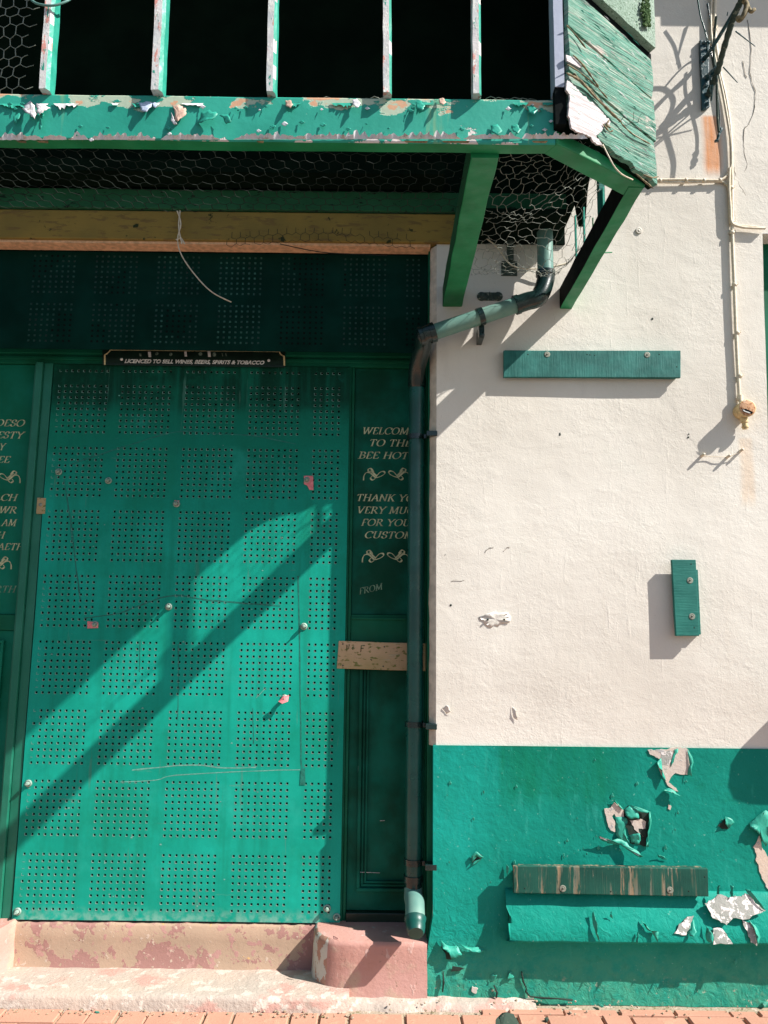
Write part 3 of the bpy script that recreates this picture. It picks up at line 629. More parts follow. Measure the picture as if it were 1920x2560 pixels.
b = MB(); b.box(-.149, JX - .037, PY - .012, .2545, zm - .089, zm + .044); b.box(-.149, JX - .037, PY - .02, PY - .0125, zm + .02, zm + .032); b.build('mid_rail', M['frame'], door, .003)
b = MB(); b.box(-.149, JX - .037, PY - .03, .2545, .19, .234); b.build('threshold', M['signblack'], door, .004)
zml = Q(30, 1560, -.23).z
panel('upper_panel', -2.10, -1.7206, zml + .045, zr0 - .001, M['panel_pale'], False)
panel('lower_panel', -2.10, -1.7206, .235, zml - .03, M['panel_pale'], True)
b = MB(); b.box(-2.10, -1.7206, PY - .012, .2545, zml - .029, zml + .044); b.build('mid_rail', M['frame'], door, .003)
b = MB(); z_ = zml - .09
for i, (u0, u1, v0, v1) in enumerate(((.5, .5, 0, 0),)): pass
# scraped paint edges on the lower moulding
for (a, c_) in (((896, 1915), (896, 1960)), ((892, 2180), (950, 2182)), ((893, 2150), (893, 2178)), ((950, 2052), (962, 2051))):
    b.mark(); b.tube([Q(a[0], a[1], -.222), Q((a[0] + c_[0]) / 2, (a[1] + c_[1]) / 2, -.2215), Q(c_[0], c_[1], -.222)], .0011, 5)
b.build_each('scraped_edge', M['flakewhite'], door)

# lettering drawn with a broad nib: skeletons in a unit cap height
def A_(cx_, cy_, rx, ry, a0, a1, n=14): return [(cx_ + rx * math.cos(R(a0 + (a1 - a0) * i / n)), cy_ + ry * math.sin(R(a0 + (a1 - a0) * i / n))) for i in range(n + 1)]
SER = lambda x, y, w=.26: [(x - w / 2, y), (x + w / 2, y)]
GL = {
 'A': (.78, [[(.08, 0), (.40, 1)], [(.38, 1), (.70, 0)], [(.2, .36), (.58, .36)]], [(.08, 0), (.70, 0)]),
 'B': (.66, [[(.16, 0), (.16, 1)], [(.16, .985)] + A_(.32, .76, .22, .225, 90, -90) + [(.16, .53)], [(.16, .53)] + A_(.34, .27, .26, .255, 90, -90) + [(.16, .015)]], [(.1, 0), (.1, 1)]),
 'C': (.74, [A_(.42, .5, .36, .5, 42, 318, 22), [(.69, .68), (.70, .95)]], []),
 'D': (.80, [[(.16, 0), (.16, 1)], [(.16, .985)] + A_(.36, .5, .36, .485, 90, -90, 18) + [(.16, .015)]], [(.1, 0), (.1, 1)]),
 'E': (.62, [[(.16, 0), (.16, 1)], [(.1, .985), (.55, .985), (.56, .80)], [(.16, .52), (.44, .52)], [(.1, .015), (.56, .015), (.60, .22)]], []),
 'F': (.58, [[(.16, 0), (.16, 1)], [(.1, .985), (.54, .985), (.55, .80)], [(.16, .50), (.42, .50)]], [(.16, 0)]),
 'G': (.80, [A_(.42, .5, .36, .5, 42, 330, 22), [(.70, .05), (.70, .40)], [(.69, .68), (.70, .95)]], [(.70, .40)]),
 'H': (.84, [[(.16, 0), (.16, 1)], [(.68, 0), (.68, 1)], [(.16, .52), (.68, .52)]], [(.16, 0), (.16, 1), (.68, 0), (.68, 1)]),
 'I': (.34, [[(.17, 0), (.17, 1)]], [(.17, 0), (.17, 1)]),
 'K': (.76, [[(.16, 0), (.16, 1)], [(.62, 1), (.18, .48)], [(.30, .60), (.68, 0)]], [(.16, 0), (.16, 1), (.62, 1), (.68, 0)]),
 'L': (.60, [[(.16, 0), (.16, 1)], [(.1, .015), (.54, .015), (.58, .24)]], [(.16, 1)]),
 'M': (.98, [[(.14, 0), (.18, 1)], [(.18, 1), (.48, .08)], [(.48, .08), (.80, 1)], [(.80, 1), (.84, 0)]], [(.14, 0), (.16, 1), (.82, 1), (.84, 0)]),
 'N': (.86, [[(.14, 0), (.14, 1)], [(.14, 1), (.70, .02)], [(.70, 0), (.70, 1)]], [(.14, 0), (.12, 1), (.70, 1)]),
 'O': (.84, [A_(.42, .5, .36, .5, 0, 360, 28)], []),
 'R': (.74, [[(.16, 0), (.16, 1)], [(.16, .985)] + A_(.33, .75, .23, .235, 90, -90) + [(.16, .515)], [(.34, .50), (.68, .01)]], [(.16, 0), (.1, 1), (.70, 0)]),
 'S': (.56, [A_(.29, .75, .20, .25, 35, 250, 14) + A_(.29, .26, .21, .26, 70, -145, 14), [(.46, .72), (.47, .95)], [(.09, .05), (.08, .30)]], []),
 'T': (.70, [[(.35, 0), (.35, 1)], [(.06, .80), (.07, .985), (.63, .985), (.64, .80)]], [(.35, 0)]),
 'U': (.82, [[(.16, 1), (.16, .34)] + A_(.40, .30, .25, .30, 180, 360, 14) + [(.66, 1)]], [(.16, 1), (.66, 1)]),
 'V': (.78, [[(.10, 1), (.40, 0)], [(.40, 0), (.70, 1)]], [(.10, 1), (.70, 1)]),
 'W': (1.08, [[(.08, 1), (.32, 0)], [(.32, 0), (.55, 1)], [(.53, 1), (.76, 0)], [(.76, 0), (1.0, 1)]], [(.08, 1), (.55, 1), (1.0, 1)]),
 'Y': (.76, [[(.08, 1), (.38, .48)], [(.70, 1), (.38, .48)], [(.38, .5), (.38, 0)]], [(.08, 1), (.70, 1), (.38, 0)]),
 ' ': (.34, [], [])}
NIB = Vector((.135, .045))
def ribbon(poly, pts, nib=NIB, t=.028):
    pts = [Vector(p) for p in pts]; L = []; Rr = []
    for i, p in enumerate(pts):
        d = pts[min(i + 1, len(pts) - 1)] - pts[max(i - 1, 0)]
        if d.length < 1e-6: continue
        d.normalize(); nrm = Vector((-d.y, d.x)); h = max(t, abs(nib.x * d.y - nib.y * d.x) / 2)
        L.append(p + nrm * h); Rr.append(p - nrm * h)
    for i in range(len(L) - 1): poly.append([L[i], L[i + 1], Rr[i + 1], Rr[i]])
def text_polys(s_, shear=.22):
    poly = []; x = 0
    for ch in s_:
        wd, st, se = GL[ch]; loc = []
        for k in st: ribbon(loc, k)
        for k in se: ribbon(loc, SER(*k), Vector((0, 0)), .026)
        for q in loc: poly.append([Vector((v.x + x + v.y * shear, v.y)) for v in q])
        x += wd + .04
    return poly, x
def letter(mb, s_, px, py, cap_px, width_px=None, rot=0, plane=-.2345, align='L', mi=0):
    poly, wd = text_polys(s_); o = Q(px, py, plane); cap = (Q(px, py - cap_px, plane) - o).length
    sxx = (Q(px + width_px, py, plane) - o).length / wd if width_px else cap
    c_, s2 = math.cos(R(rot)), math.sin(R(rot)); off = -wd * sxx if align == 'R' else 0
    for k, q in enumerate(poly):
        dy = -.00002 * (k % 25)
        mb.face([(o.x + off + (v.x * sxx * c_ - v.y * cap * s2), o.y + dy, o.z + v.x * sxx * s2 + v.y * cap * c_) for v in q], mi)
def flourish(mb, px, py, wpx, mirror=1, plane=-.2345):
    o = Q(px, py, plane); s_ = (Q(px + wpx, py, plane) - o).length
    curves = [[(.0, -.26), (.02, -.05), (.12, .10), (.30, .10), (.44, -.02), (.58, -.12), (.80, -.06), (.97, .06), (.95, .16), (.80, .15), (.66, .02), (.54, -.16), (.42, -.24), (.32, -.16), (.40, -.06)],
              [(.20, .26), (.24, .14), (.36, .18), (.50, .04), (.60, -.04)], [(.20, .26), (.33, .30), (.46, .14)]]
    k = 0
    for cu in curves:
        pol = []; pp = [Vector((a, b_)) for a, b_ in cu]; pp = [Vector((v.x, v.y)) for v in spline([(a.x, a.y, 0) for a in pp], 5)]
        ribbon(pol, pp, Vector((.06, .05)), .016)
        for q in pol:
            k += 1; mb.face([(o.x + mirror * v.x * s_, o.y - .00002 * (k % 30), o.z + v.y * s_) for v in q])
b = MB()
for s_, x, y, wpx in (('WELCOME', 904, 1085, 132), ('TO THE', 921, 1115, 106), ('BEE HOTEL', 895, 1146, 158), ('THANK YOU', 889, 1252, 165), ('VERY MUCH', 890, 1283, 165), ('FOR YOUR', 902, 1314, 142), ('CUSTOM', 910, 1345, 124)):
    letter(b, s_, x, y, 16.6, wpx)
flourish(b, 909, 1187, 54); flourish(b, 1025, 1187, 54, -1); flourish(b, 906, 1392, 54); flourish(b, 1022, 1392, 54, -1)
letter(b, 'FROM', 898, 1486, 15, 60, 13, mi=1)
b.build('lettering', [M['gold'], M['goldfade']], door, wire=True)
b = MB()
for s_, x, y, wpx in (('CROESO', 60, 1066, 112), ('GWESTY', 57, 1096, 112), ('Y', 11, 1125, 15), ('BEE', 23, 1157, 46), ('DIOLCH', 41, 1252, 108), ('YN FAWR', 40, 1283, 128), ('AM', 39, 1315, 36), ('EICH', 10, 1346, 60), ('CWSMERIAETH', 58, 1375, 180)):
    letter(b, s_, x, y, 16.2, wpx, align='R')
letter(b, 'ODDI WRTH', 38, 1481, 16, 150, align='R', mi=1)
flourish(b, 51, 1194, 54, -1); flourish(b, 29, 1409, 54, -1)
b.build('lettering', [M['gold'], M['goldfade']], door, wire=True)

# perforated dark screen in the transom
tr = empty('transom_screen', (-.9, .085, 2.8), 'black green perforated steel screen filling the opening above the shutter', 'screen')
z0, z1 = Q(300, 874, -.085).z, 3.269
b = MB(); b.box(-2.12, JX - .037, .085, .089, z0, z1); b.build('sheet', M['screen'], tr)
b = MB()
for bx in range(-5, 2):
    for bz in range(2):
        for i in range(8):
            for j in range(8):
                x = -.205 + bx * .30 + i * .0275; z = z0 + .035 + bz * .245 + j * .0262
                if x > .16 or x < -2: continue
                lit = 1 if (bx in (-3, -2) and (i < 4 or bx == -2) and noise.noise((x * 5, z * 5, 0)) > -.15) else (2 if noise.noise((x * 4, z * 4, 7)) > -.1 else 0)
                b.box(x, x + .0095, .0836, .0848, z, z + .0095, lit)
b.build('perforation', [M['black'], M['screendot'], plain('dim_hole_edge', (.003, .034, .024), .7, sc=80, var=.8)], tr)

# ---------------------------------------------------------------- perforated shutter
shut = empty('perforated_shutter', (-.9, .2, .19), 'tall green perforated steel security sheet bolted over the doorway', 'shutter')
SX0, SX1, SZ0, SZ1 = -1.622, -.174, .193, 2.742
ps = .0288; hs = .0096
cols = []
for px0, n in ((128, 9), (306, 9), (467, 9), (628, 9), (789, 5)):
    xs = Q(px0 + 20, 970, -.2).x if px0 == 128 else Q(px0, 970, -.2).x
    for i in range(n):
        x = xs + i * ps
        if SX0 + .03 < x < SX1 - .03: cols.append((x, px0 == 128 and i == 0))
rowz = []
for ytop, n in ((915, 2), (967, 9), (1123, 9), (1281, 9), (1443, 9), (1608, 9), (1780, 9), (1956, 9), (2139, 9)):
    zt_ = Q(480, ytop, -.2).z
    for j in range(n):
        z = zt_ - j * ps
        if z < SZ1 - .012: rowz.append(z)
rowz.sort(); cols.sort()
xl = sorted([SX0, SX1] + [c_[0] - hs / 2 for c_ in cols] + [c_[0] + hs / 2 for c_ in cols])
zl = sorted([SZ0, SZ1] + [z - hs / 2 for z in rowz] + [z + hs / 2 for z in rowz])
holex = {i for i in range(len(xl) - 1) if any(abs((xl[i] + xl[i + 1]) / 2 - c_[0]) < .002 for c_ in cols)}
holez = {i for i in range(len(zl) - 1) if any(abs((zl[i] + zl[i + 1]) / 2 - z) < .002 for z in rowz)}
def shy(x, z): return .2 + .004 * noise.noise((x * 1.6, 0, z * 1.6)) + .003 * max(0, (z - 2.2)) * 3
me_v = [(x, shy(x, z), z) for z in zl for x in xl]; nxl = len(xl); fs = []; ms = []; T = .0035
N0 = len(me_v); me_v += [(x, shy(x, z) + T, z) for z in zl for x in xl]
for j in range(len(zl) - 1):
    for i in range(nxl - 1):
        q = [j * nxl + i, j * nxl + i + 1, (j + 1) * nxl + i + 1, (j + 1) * nxl + i]
        if i in holex and j in holez and not (i == min(holex) and random.random() < .55):
            for k in range(4): fs.append([q[k], q[(k + 1) % 4], q[(k + 1) % 4] + N0, q[k] + N0]); ms.append(1)
        else: fs.append(q); ms.append(0)
for i in range(nxl - 1):
    for j in (0, len(zl) - 1): a = j * nxl + i; fs.append([a, a + 1, a + 1 + N0, a + N0]); ms.append(0)
for j in range(len(zl) - 1):
    for i in (0, nxl - 1): a = j * nxl + i; fs.append([a, a + nxl, a + nxl + N0, a + N0]); ms.append(0)
b = MB(); b.v = [Vector(v) for v in me_v]; b.f = fs; b.m = ms; b.sm = [False] * len(fs)
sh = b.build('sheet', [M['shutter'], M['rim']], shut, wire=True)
# pale lips low and left of each hole: sunlit rim painted on bare edges
b = MB()
for x, first in cols:
    for z in rowz:
        if random.random() < .12: continue
        y = shy(x, z) - .0006; h = hs / 2; g = .0016
        b.face([(x - h - g, y, z - h - g), (x + h, y, z - h - g), (x + h, y, z - h), (x - h - g, y, z - h)])
        if random.random() < .8: b.face([(x - h - g, y, z - h), (x - h, y, z - h), (x - h, y, z + h), (x - h - g, y, z + h)])
b.build('lit_hole_rim', M['rim'], shut, wire=True)
def bolt_mesh(parent, loc):
    b = MB(); b.lathe([(.004, 0), (.016, .001), (.0165, .004), (.012, .006), (.011, .007)], loc, (0, -1, 0), 14)
    b.lathe([(.0095, .006), (.0095, .020), (.007, .024), (.004, .025), (.004, .034), (0, .035)], loc, (0, -1, 0), 6, 0, False)
    return b.build('bolt', M['bolt'], parent)
bolts = [(442, 1260), (422, 1517), (760, 1566), (768, 1200), (238, 1561), (712, 1745), (72, 1958), (45, 2278), (272, 1202), (148, 1180), (818, 2270), (842, 2292)]
b0 = None
for i, (x, y) in enumerate(bolts):
    q = Q(x, y, -.2); q.y = shy(q.x, q.z)
    if b0 is None: b0 = bolt_mesh(shut, q); p0 = q
    else:
        c_ = b0.copy(); S.collection.objects.link(c_); c_.parent = shut; c_.location = b0.location + (q - p0); s_ = random.uniform(.75, 1.1)
        if i in (8, 9, 10, 11): c_.location = b0.location + (q - p0)
# scars and scratches on the sheet
b = MB()
def scr(pts, r):
    b.mark()
    q = spline([Q(x, y, -.1992) for x, y in pts], 4)
    for p in q: p.y = shy(p.x, p.z) - .0004
    rows = []
    for i, p in enumerate(q): rows.append([p + Vector((0, 0, r * random.uniform(.3, 1))), p - Vector((0, 0, r * random.uniform(.3, 1)))])
    b.grid(rows)
for pts, r in (([(330, 1925), (480, 1912), (560, 1920), (640, 1918)], .004), ([(300, 1955), (390, 1950), (440, 1938), (620, 1928), (750, 1924)], .003), ([(640, 1745), (665, 1720)], .003)): scr(pts, r)
def vscr(pts, r, mi=1):
    b.mark()
    rows = []
    for p in spline([Q(x, y, -.1992) for x, y in pts], 5):
        p.y = shy(p.x, p.z) - .0004; rows.append([p + Vector((r * random.uniform(.3, 1), 0, 0)), p - Vector((r * random.uniform(.3, 1), 0, 0))])
    b.grid(rows, mi)
vscr([(745, 1440), (748, 1560), (750, 1700), (752, 1880), (755, 1925)], .005); vscr([(160, 1200), (176, 1300), (190, 1420), (200, 1500)], .006); vscr([(445, 1610), (446, 1700), (444, 1800)], .003)
vscr([(350, 1600), (348, 1680)], .003); vscr([(632, 1770), (634, 1860)], .003)
for pts in ([(210, 1545), (300, 1532), (420, 1490), (520, 1500), (700, 1515)], [(180, 1160), (300, 1120), (440, 1080), (560, 1085), (640, 1090), (740, 1110)]):
    b.mark(); rows = []
    for p in spline([Q(x, y, -.1992) for x, y in pts], 6):
        p.y = shy(p.x, p.z) - .0004; rows.append([p + Vector((0, 0, .005 * random.uniform(.2, 1))), p - Vector((0, 0, .005 * random.uniform(.2, 1)))])
    b.grid(rows, 1)
patch_pts = [(752, 1925), (762, 1920), (764, 1962), (750, 1962)]
b.mark(); b.face([Q(x, y, -.1985) for x, y in patch_pts], 1)
scm = [plain('pale_scuff', (.12, .34, .27), .6, sc=60), plain('dark_scuff', (.006, .15, .11), .6, sc=60)]
b.build_each('scar', scm, shut, wire=True); b = MB()
for _ in range(46):
    px, py = random.uniform(120, 850), random.uniform(940, 2280); q = Q(px, py, -.2); q.y = shy(q.x, q.z) - .0005; s_ = random.uniform(.002, .006)
    if q.x < SX0 + .05 or q.x > SX1 - .05: continue
    b.face([q + Vector((-s_, 0, -s_ * .3)), q + Vector((s_ * .6, 0, -s_ * .6)), q + Vector((s_, 0, s_ * .4)), q + Vector((-s_ * .3, 0, s_ * .8))], 0)
b.build('speckle', scm, shut, wire=True)['kind'] = 'stuff'

# torn pink papers under bolts
def paper(pts, label):
    b = MB(); P3 = []
    for x, y, l in pts:
        q = Q(x, y, -.2); q.y = shy(q.x, q.z) - .002 - l; P3.append(q)
    c = sum(P3, Vector()) / len(P3); c.y -= .001
    for i in range(len(P3)):
        b.face([P3[i], P3[(i + 1) % len(P3)], c])
    tag(b.build('torn_paper', M['pink'], None, wire=True), label, 'paper scrap', 'pink paper scraps caught under shutter bolts')
paper([(760, 1190, .002), (783, 1190, .003), (784, 1226, .004), (774, 1225, .002), (768, 1214, .002), (760, 1211, .002)], 'largest torn pink paper scrap, under the bolt at upper right of the shutter')
paper([(219, 1553, .002), (246, 1556, .004), (246, 1570, .003), (219, 1571, .002)], 'flat pink paper scrap at left of the shutter, beside the lower left holes')
paper([(698, 1752, .03), (712, 1738, .035), (724, 1737, .02), (722, 1752, .03), (708, 1757, .035)], 'crumpled pink ribbon scrap on the sunlit lower right of the shutter')
paper([(437, 1251, .002), (449, 1252, .002), (448, 1266, .003), (438, 1267, .002)], 'tiny pinkish square under the bolt near the middle of the shutter')

wb = empty('wood_block', Q(102, 1263, -.215), 'small pale wooden block screwed to the left door post', 'wood block')
b = MB(); a = [Q(x, y, -.195) for x, y in ((90, 1284), (112, 1284), (114, 1245), (93, 1244))]; b.prism(a, (0, .02, 0)); b.build('block', M['plank'], wb, .002)
b = MB(); b.lathe([(0, .004), (.006, .003), (.009, .0)], Q(101, 1262, -.195), (0, -1, 0), 10); b.build('screw', M['washer'], wb)

# licence sign above the shutter
sg = empty('licence_sign', Q(485, 905, -.2), 'narrow black licence sign with gold border above the shutter', 'sign')
def qs(x, y, e=0): return Q(x, y, -.184 + e)
b = MB(); b.prism([qs(256, 912), qs(256, 868), qs(713, 877), qs(713, 918)], (0, .006, 0)); b.build('board', M['signblack'], sg, .001)
b = MB()
def line(pts, wpx, mi=0):
    q = [qs(x, y, .0012) for x, y in pts]; h = wpx / 2 * (q[0] - qs(pts[0][0] + 1, pts[0][1], .0012)).length
    for i in range(len(q) - 1):
        d = (q[i + 1] - q[i]).normalized(); nn = Vector((-d.z, 0, d.x)) * h; dy = Vector((0, -.00003 * i, 0))
        b.face([q[i] + nn + dy, q[i + 1] + nn + dy, q[i + 1] - nn + dy, q[i] - nn + dy], mi)
line([(262, 912), (262, 887)] , 4); line([(262, 887), (268, 884), (274, 878), (276, 873)], 3); line([(274, 874), (698, 878)], 4); line([(698, 877), (700, 884), (706, 889), (711, 891)], 3); line([(710, 890), (711, 914)], 4)
b.build('border', M['signgold'], sg, wire=True)
b = MB()
for x, y, wd, h, mi in ((374, 886, 7, 14, 0), (427, 886, 8, 9, 1), (464, 885, 6, 13, 0), (501, 885, 10, 9, 1), (523, 885, 7, 15, 0), (536, 886, 9, 12, 1), (392, 884, 8, 8, 1), (556, 887, 2, 8, 1), (565, 887, 2, 8, 1), (351, 887, 5, 8, 1)):
    n = 10; c = qs(x, y, .0015); sc_ = (qs(x + 1, y) - qs(x, y)).length
    b.mark()
    if wd > 7: b.face([c + Vector((wd / 2 * sc_ * math.cos(2 * math.pi * k / n), 0, h / 2 * sc_ * math.sin(2 * math.pi * k / n))) for k in range(n)], mi)
    else: b.face([c + Vector((u * wd / 2 * sc_ - v * sc_, 0, v * h / 2 * sc_)) for u, v in ((-1, -1), (1, -1), (1, 1), (-1, 1))], mi)
b.build_each('worn_crest', [M['signwhite'], plain("worn_white", (.16, .22, .17), .6, sc=90, var=.6)], sg, wire=True)
for x, y in ((304, 898), (672, 901)):
    b = MB(); b.lathe([(0, .004), (.005, .003), (.0075, 0)], qs(x, y), (0, -1, 0), 10); b.build('screw', M['signwhite'], sg)
def font_mesh(txt, shear, bold):
    cu = bpy.data.curves.new("f", 'FONT'); cu.body = txt; cu.shear = shear; cu.offset = bold; cu.size = 1; cu.resolution_u = 3
    ob = bpy.data.objects.new("f", cu); S.collection.objects.link(ob); dg = bpy.context.evaluated_depsgraph_get()
    me = bpy.data.meshes.new_from_object(ob.evaluated_get(dg)); bpy.data.objects.remove(ob); return me
me = font_mesh("LICENCED TO SELL WINES, BEERS, SPIRITS & TOBACCO", .3, .04)
xs = [v.co.x for v in me.vertices]; o0 = qs(311, 907, .0016); o1 = qs(661, 911, .0016); L = (o1 - o0).length; s_ = L / (max(xs) - min(xs)); capz = (qs(311, 907) - qs(311, 898)).length / .70
for v in me.vertices: v.co = tuple(Vector((o0.x + (v.co.x - min(xs)) * s_, o0.y, o0.z + (o1.z - o0.z) * (v.co.x - min(xs)) * s_ / L + v.co.y * capz)) - Vector(sg.location))
me.materials.clear(); me.materials.append(M['signwhite']); me.name = 'lettering'
o = bpy.data.objects.new('lettering', me); S.collection.objects.link(o); o.parent = sg

# plank nailed across the joinery
pk = empty('plank', Q(950, 1640, -.2), 'short weathered bare plank nailed across the screen behind the drainpipe', 'plank')
b = MB(); b.prism([Q(x, y, -.195) for x, y in ((842, 1671), (847, 1602), (960, 1606), (1076, 1609), (1076, 1678), (960, 1675))], (0, .02, 0)); b.build('board', M['plank'], pk, .002)
b = MB()
def hand(pts): b.mark(); b.tube([Q(x, y, -.1945) for x, y in pts], .0022, 4)
hand([(867, 1628), (867, 1612), (872, 1622), (873, 1611)]); hand([(880, 1620), (884, 1617), (885, 1622), (881, 1623), (880, 1620)])
hand([(902, 1630), (903, 1614), (912, 1614)]); hand([(903, 1621), (909, 1621)]); hand([(926, 1648), (930, 1651)])
b.build_each('faded_writing', M['ink'], pk)
for x, y in ((857, 1664), (961, 1617), (857, 1610), (958, 1666)):
    b = MB(); b.lathe([(0, .002), (.003, .0015), (.004, 0)], Q(x, y, -.195), (0, -1, 0), 8); b.build('nail', M['screw'], pk)

# ---------------------------------------------------------------- drainpipe
dp = empty('drainpipe', (.14, .085, .2), 'dark green plastic drainpipe with elbows running down beside the doorway', 'drainpipe')
PYC = -.082; pr = .0365
top = Q(1364, 700, .10); top.y = -.10
dtop = Q(1352, 742, .12); dtop.y = -.12
dlow = Q(1062, 838, .11); dlow.y = -.11
vx = Q(1037, 1500, PYC).x
vtop = Vector((vx + .004, -PYC, Q(1037, 950, PYC).z)); vbot = Vector((vx, -PYC, Q(1037, 2200, PYC).z))
u = lambda a, b_, t: a + (b_ - a) * t
elb = Vector((vx, -.01, dlow.z - .06))
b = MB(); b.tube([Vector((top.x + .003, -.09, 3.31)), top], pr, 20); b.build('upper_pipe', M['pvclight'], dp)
b = MB(); b.tube(spline([top + Vector((0, 0, .035)), top + Vector((0, 0, -.0)), dtop + Vector((-.008, 0, .0)), u(dtop, dlow, .12), u(dtop, dlow, .22)], 6), pr + .004, 20)
b.tube([u(dtop, dlow, .19), u(dtop, dlow, .225)], pr + .008, 20); b.tube([top + Vector((0, 0, .02)), top + Vector((0, 0, .04))], pr + .008, 20); b.build('upper_elbow', M['pvcblack'], dp)
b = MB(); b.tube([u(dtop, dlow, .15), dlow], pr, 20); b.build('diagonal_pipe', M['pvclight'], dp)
b = MB(); b.tube(spline([u(dtop, dlow, .93), dlow, Vector((vx + .025, -.055, dlow.z - .035)), Vector((vx + .004, .03, dlow.z - .10)), Vector((vtop.x, -PYC, dlow.z - .17)), vtop], 7), pr + .004, 20)
b.tube([u(dtop, dlow, .915), u(dtop, dlow, .96)], pr + .009, 20); b.tube([u(dtop, dlow, 1.02), u(dtop, dlow, 1.05)], pr + .009, 20); b.tube([vtop + Vector((0, 0, .004)), vtop + Vector((0, 0, -.03))], pr + .007, 20); b.build('lower_elbow', M['pvcblack'], dp)
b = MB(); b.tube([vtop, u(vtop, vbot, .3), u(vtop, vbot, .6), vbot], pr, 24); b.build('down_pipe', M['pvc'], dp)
b = MB(); b.tube([vbot + Vector((0, 0, .02)), vbot + Vector((0, 0, -.005))], pr + .006, 22); b.tube([vbot + Vector((0, 0, -.004)), vbot + Vector((0, 0, -.05))], pr + .001, 22); b.build('socket', M['pvcblack'], dp)
s0 = vbot + Vector((0, 0, -.035)); s1 = Q(1037, 2258, .0); s2 = Q(1038, 2300, .055); s3 = Q(1040, 2334, .115)
b = MB(); b.tube([s0, Vector((vx, .06, s0.z - .03)), s1, s2], [pr + .002, pr + .004, pr + .004, pr + .004], 24)
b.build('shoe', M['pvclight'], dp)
b = MB(); b.tube([u(s1, s2, .9), s2, u(s2, s3, .1), u(s2, s3, .55), u(s2, s3, .85), s3], [pr + .009, pr + .009, pr + .005, pr + .003, pr - .001, pr - .006], 24); b.build('shoe_spout', M['pvc'], dp)
def clip(z, arm):
    b = MB(); b.tube([Vector((vx, -PYC, z - .012)), Vector((vx, -PYC, z + .012))], pr + .005, 22)
    b.box(vx + pr, JX - .02 if arm else vx + pr + .02, -PYC - .03, -PYC - .022, z - .010, z + .010)
    if arm: b.box(JX - .045, JX + .004, -.006, -PYC - .0305, z - .012, z + .012)
    b.build('clip', M['pvcblack'], dp, .002)
clip(Q(1037, 1094, PYC).z, True); clip(Q(1037, 1810, PYC).z, True); clip(Q(1037, 2153, PYC).z, True)
b = MB(); m_ = u(dtop, dlow, .52); dr = (dlow - dtop).normalized(); b.tube([m_ - dr * .012, m_ + dr * .012], pr + .005, 22); b.box(m_.x - .006, m_.x + .018, -.105, .002, m_.z - pr - .055, m_.z - pr + .005)
b.lathe([(0, .012), (.012, .010), (.013, 0)], Vector((m_.x + .006, -.105, m_.z - pr - .048)), (0, -1, 0), 10); b.build('clip', M['pvcblack'], dp, .002)

# ---------------------------------------------------------------- boards screwed to the wall
def washer(parent, q, r=.0135):
    b = MB(); b.lathe([(.0, .0035), (.004, .0035), (.0045, .0018), (r * .8, .0022), (r, .0015), (r, 0)], q, (0, -1, 0), 16, 0, False); o = b.build('washer', M['washer'], parent)
    b = MB(); b.lathe([(0, .005), (.003, .0048), (.004, .0032)], q, (0, -1, 0), 8); b.build('screw', M['screw'], o)
def hole_marks(parent, mat, pts, p):
    b = MB()
    for x, y in pts: b.mark(); b.lathe([(0, .0006), (.003, .0004), (.003, -.002)], Q(x, y, p), (0, -1, 0), 7)
    b.build_each('nail_hole', mat, parent)
def board(corners, p, th, mat, label, screws, spacers, holes, rough_edge=0):
    c = Q(sum(x for x, y in corners) / 4, sum(y for x, y in corners) / 4, p)
    t = empty('wall_board', c, label, 'board', 'old green boards screwed to the wall')
    b = MB(); b.prism([Q(x, y, p) for x, y in corners], (0, th, 0)); b.build('plank', mat, t, .0025)
    for x, y in screws: washer(t, Q(x, y, p))
    b = MB()
    for x0, x1, y0, y1 in spacers:
        b.mark(); a = Q(x0, y1, p - th - .001); d = Q(x1, y0, p - th - .001); b.box(a.x, d.x, -p + th + .0005, .004, a.z, d.z)
    b.build('spacer', mat, t, .002); hole_marks(t, M['hole'], holes, p)
board([(1259, 943), (1259, 876), (1702, 876), (1702, 944)], .036, .016, M['teal'], 'long narrow teal board fixed high on the cream wall, partly shaded', [(1368, 886), (1618, 887)], [(1262, 1690, 880, 940)], [(1468, 886), (1475, 887), (1487, 888), (1692, 917), (1648, 886), (1320, 886)])
board([(1690, 1590), (1679, 1399), (1740, 1399), (1749, 1590)], .044, .017, M['tealvert'], 'short upright teal board on the cream wall at right, tilted slightly', [(1725, 1451), (1730, 1541)], [(1712, 1745, 1424, 1586)], [(1728, 1410), (1736, 1569)])
board([(1284, 2233), (1283, 2165), (1770, 2172), (1772, 2242)], .064, .02, M['worn'], 'dark board with paint worn off in streaks, lying along the green ledge', [(1407, 2221), (1675, 2225)], [(1300, 1760, 2172, 2225)], [(1312, 2221), (1762, 2192), (1722, 2228), (1527, 2229)])

# ---------------------------------------------------------------- cables, lamp box, studs
def cable(mb, pts, r=.006, p=.03):
    mb.tube(spline([Q(x, y, p if len(t) < 1 else t[0]) for x, y, *t in pts], 5), r, 8)
def clips(mb, pts, p=.03, r=.009):
    for x, y in pts: mb.mark(); mb.lathe([(r * .6, -.008), (r, -.006), (r, .006), (r * .6, .008)], Q(x, y, p), (.2, 0, 1), 8); mb.box(Q(x, y).x + .004, Q(x, y).x + .010, -p - .004, .002, Q(x, y).z - .005, Q(x, y).z + .005)
cb = empty('wall_cable', Q(1830, 500, .02), 'cream painted cable clipped down the wall to the rusty lamp box', 'cable')
b = MB()
cable(b, [(1788, -20), (1786, 60), (1787, 90), (1795, 150), (1800, 185), (1815, 250), (1826, 330), (1829, 420), (1830, 520), (1831, 600), (1836, 720), (1841, 850), (1846, 950), (1849, 1000)], .0085, .014)
b.build('main_run', M['cable'], cb)
b = MB()
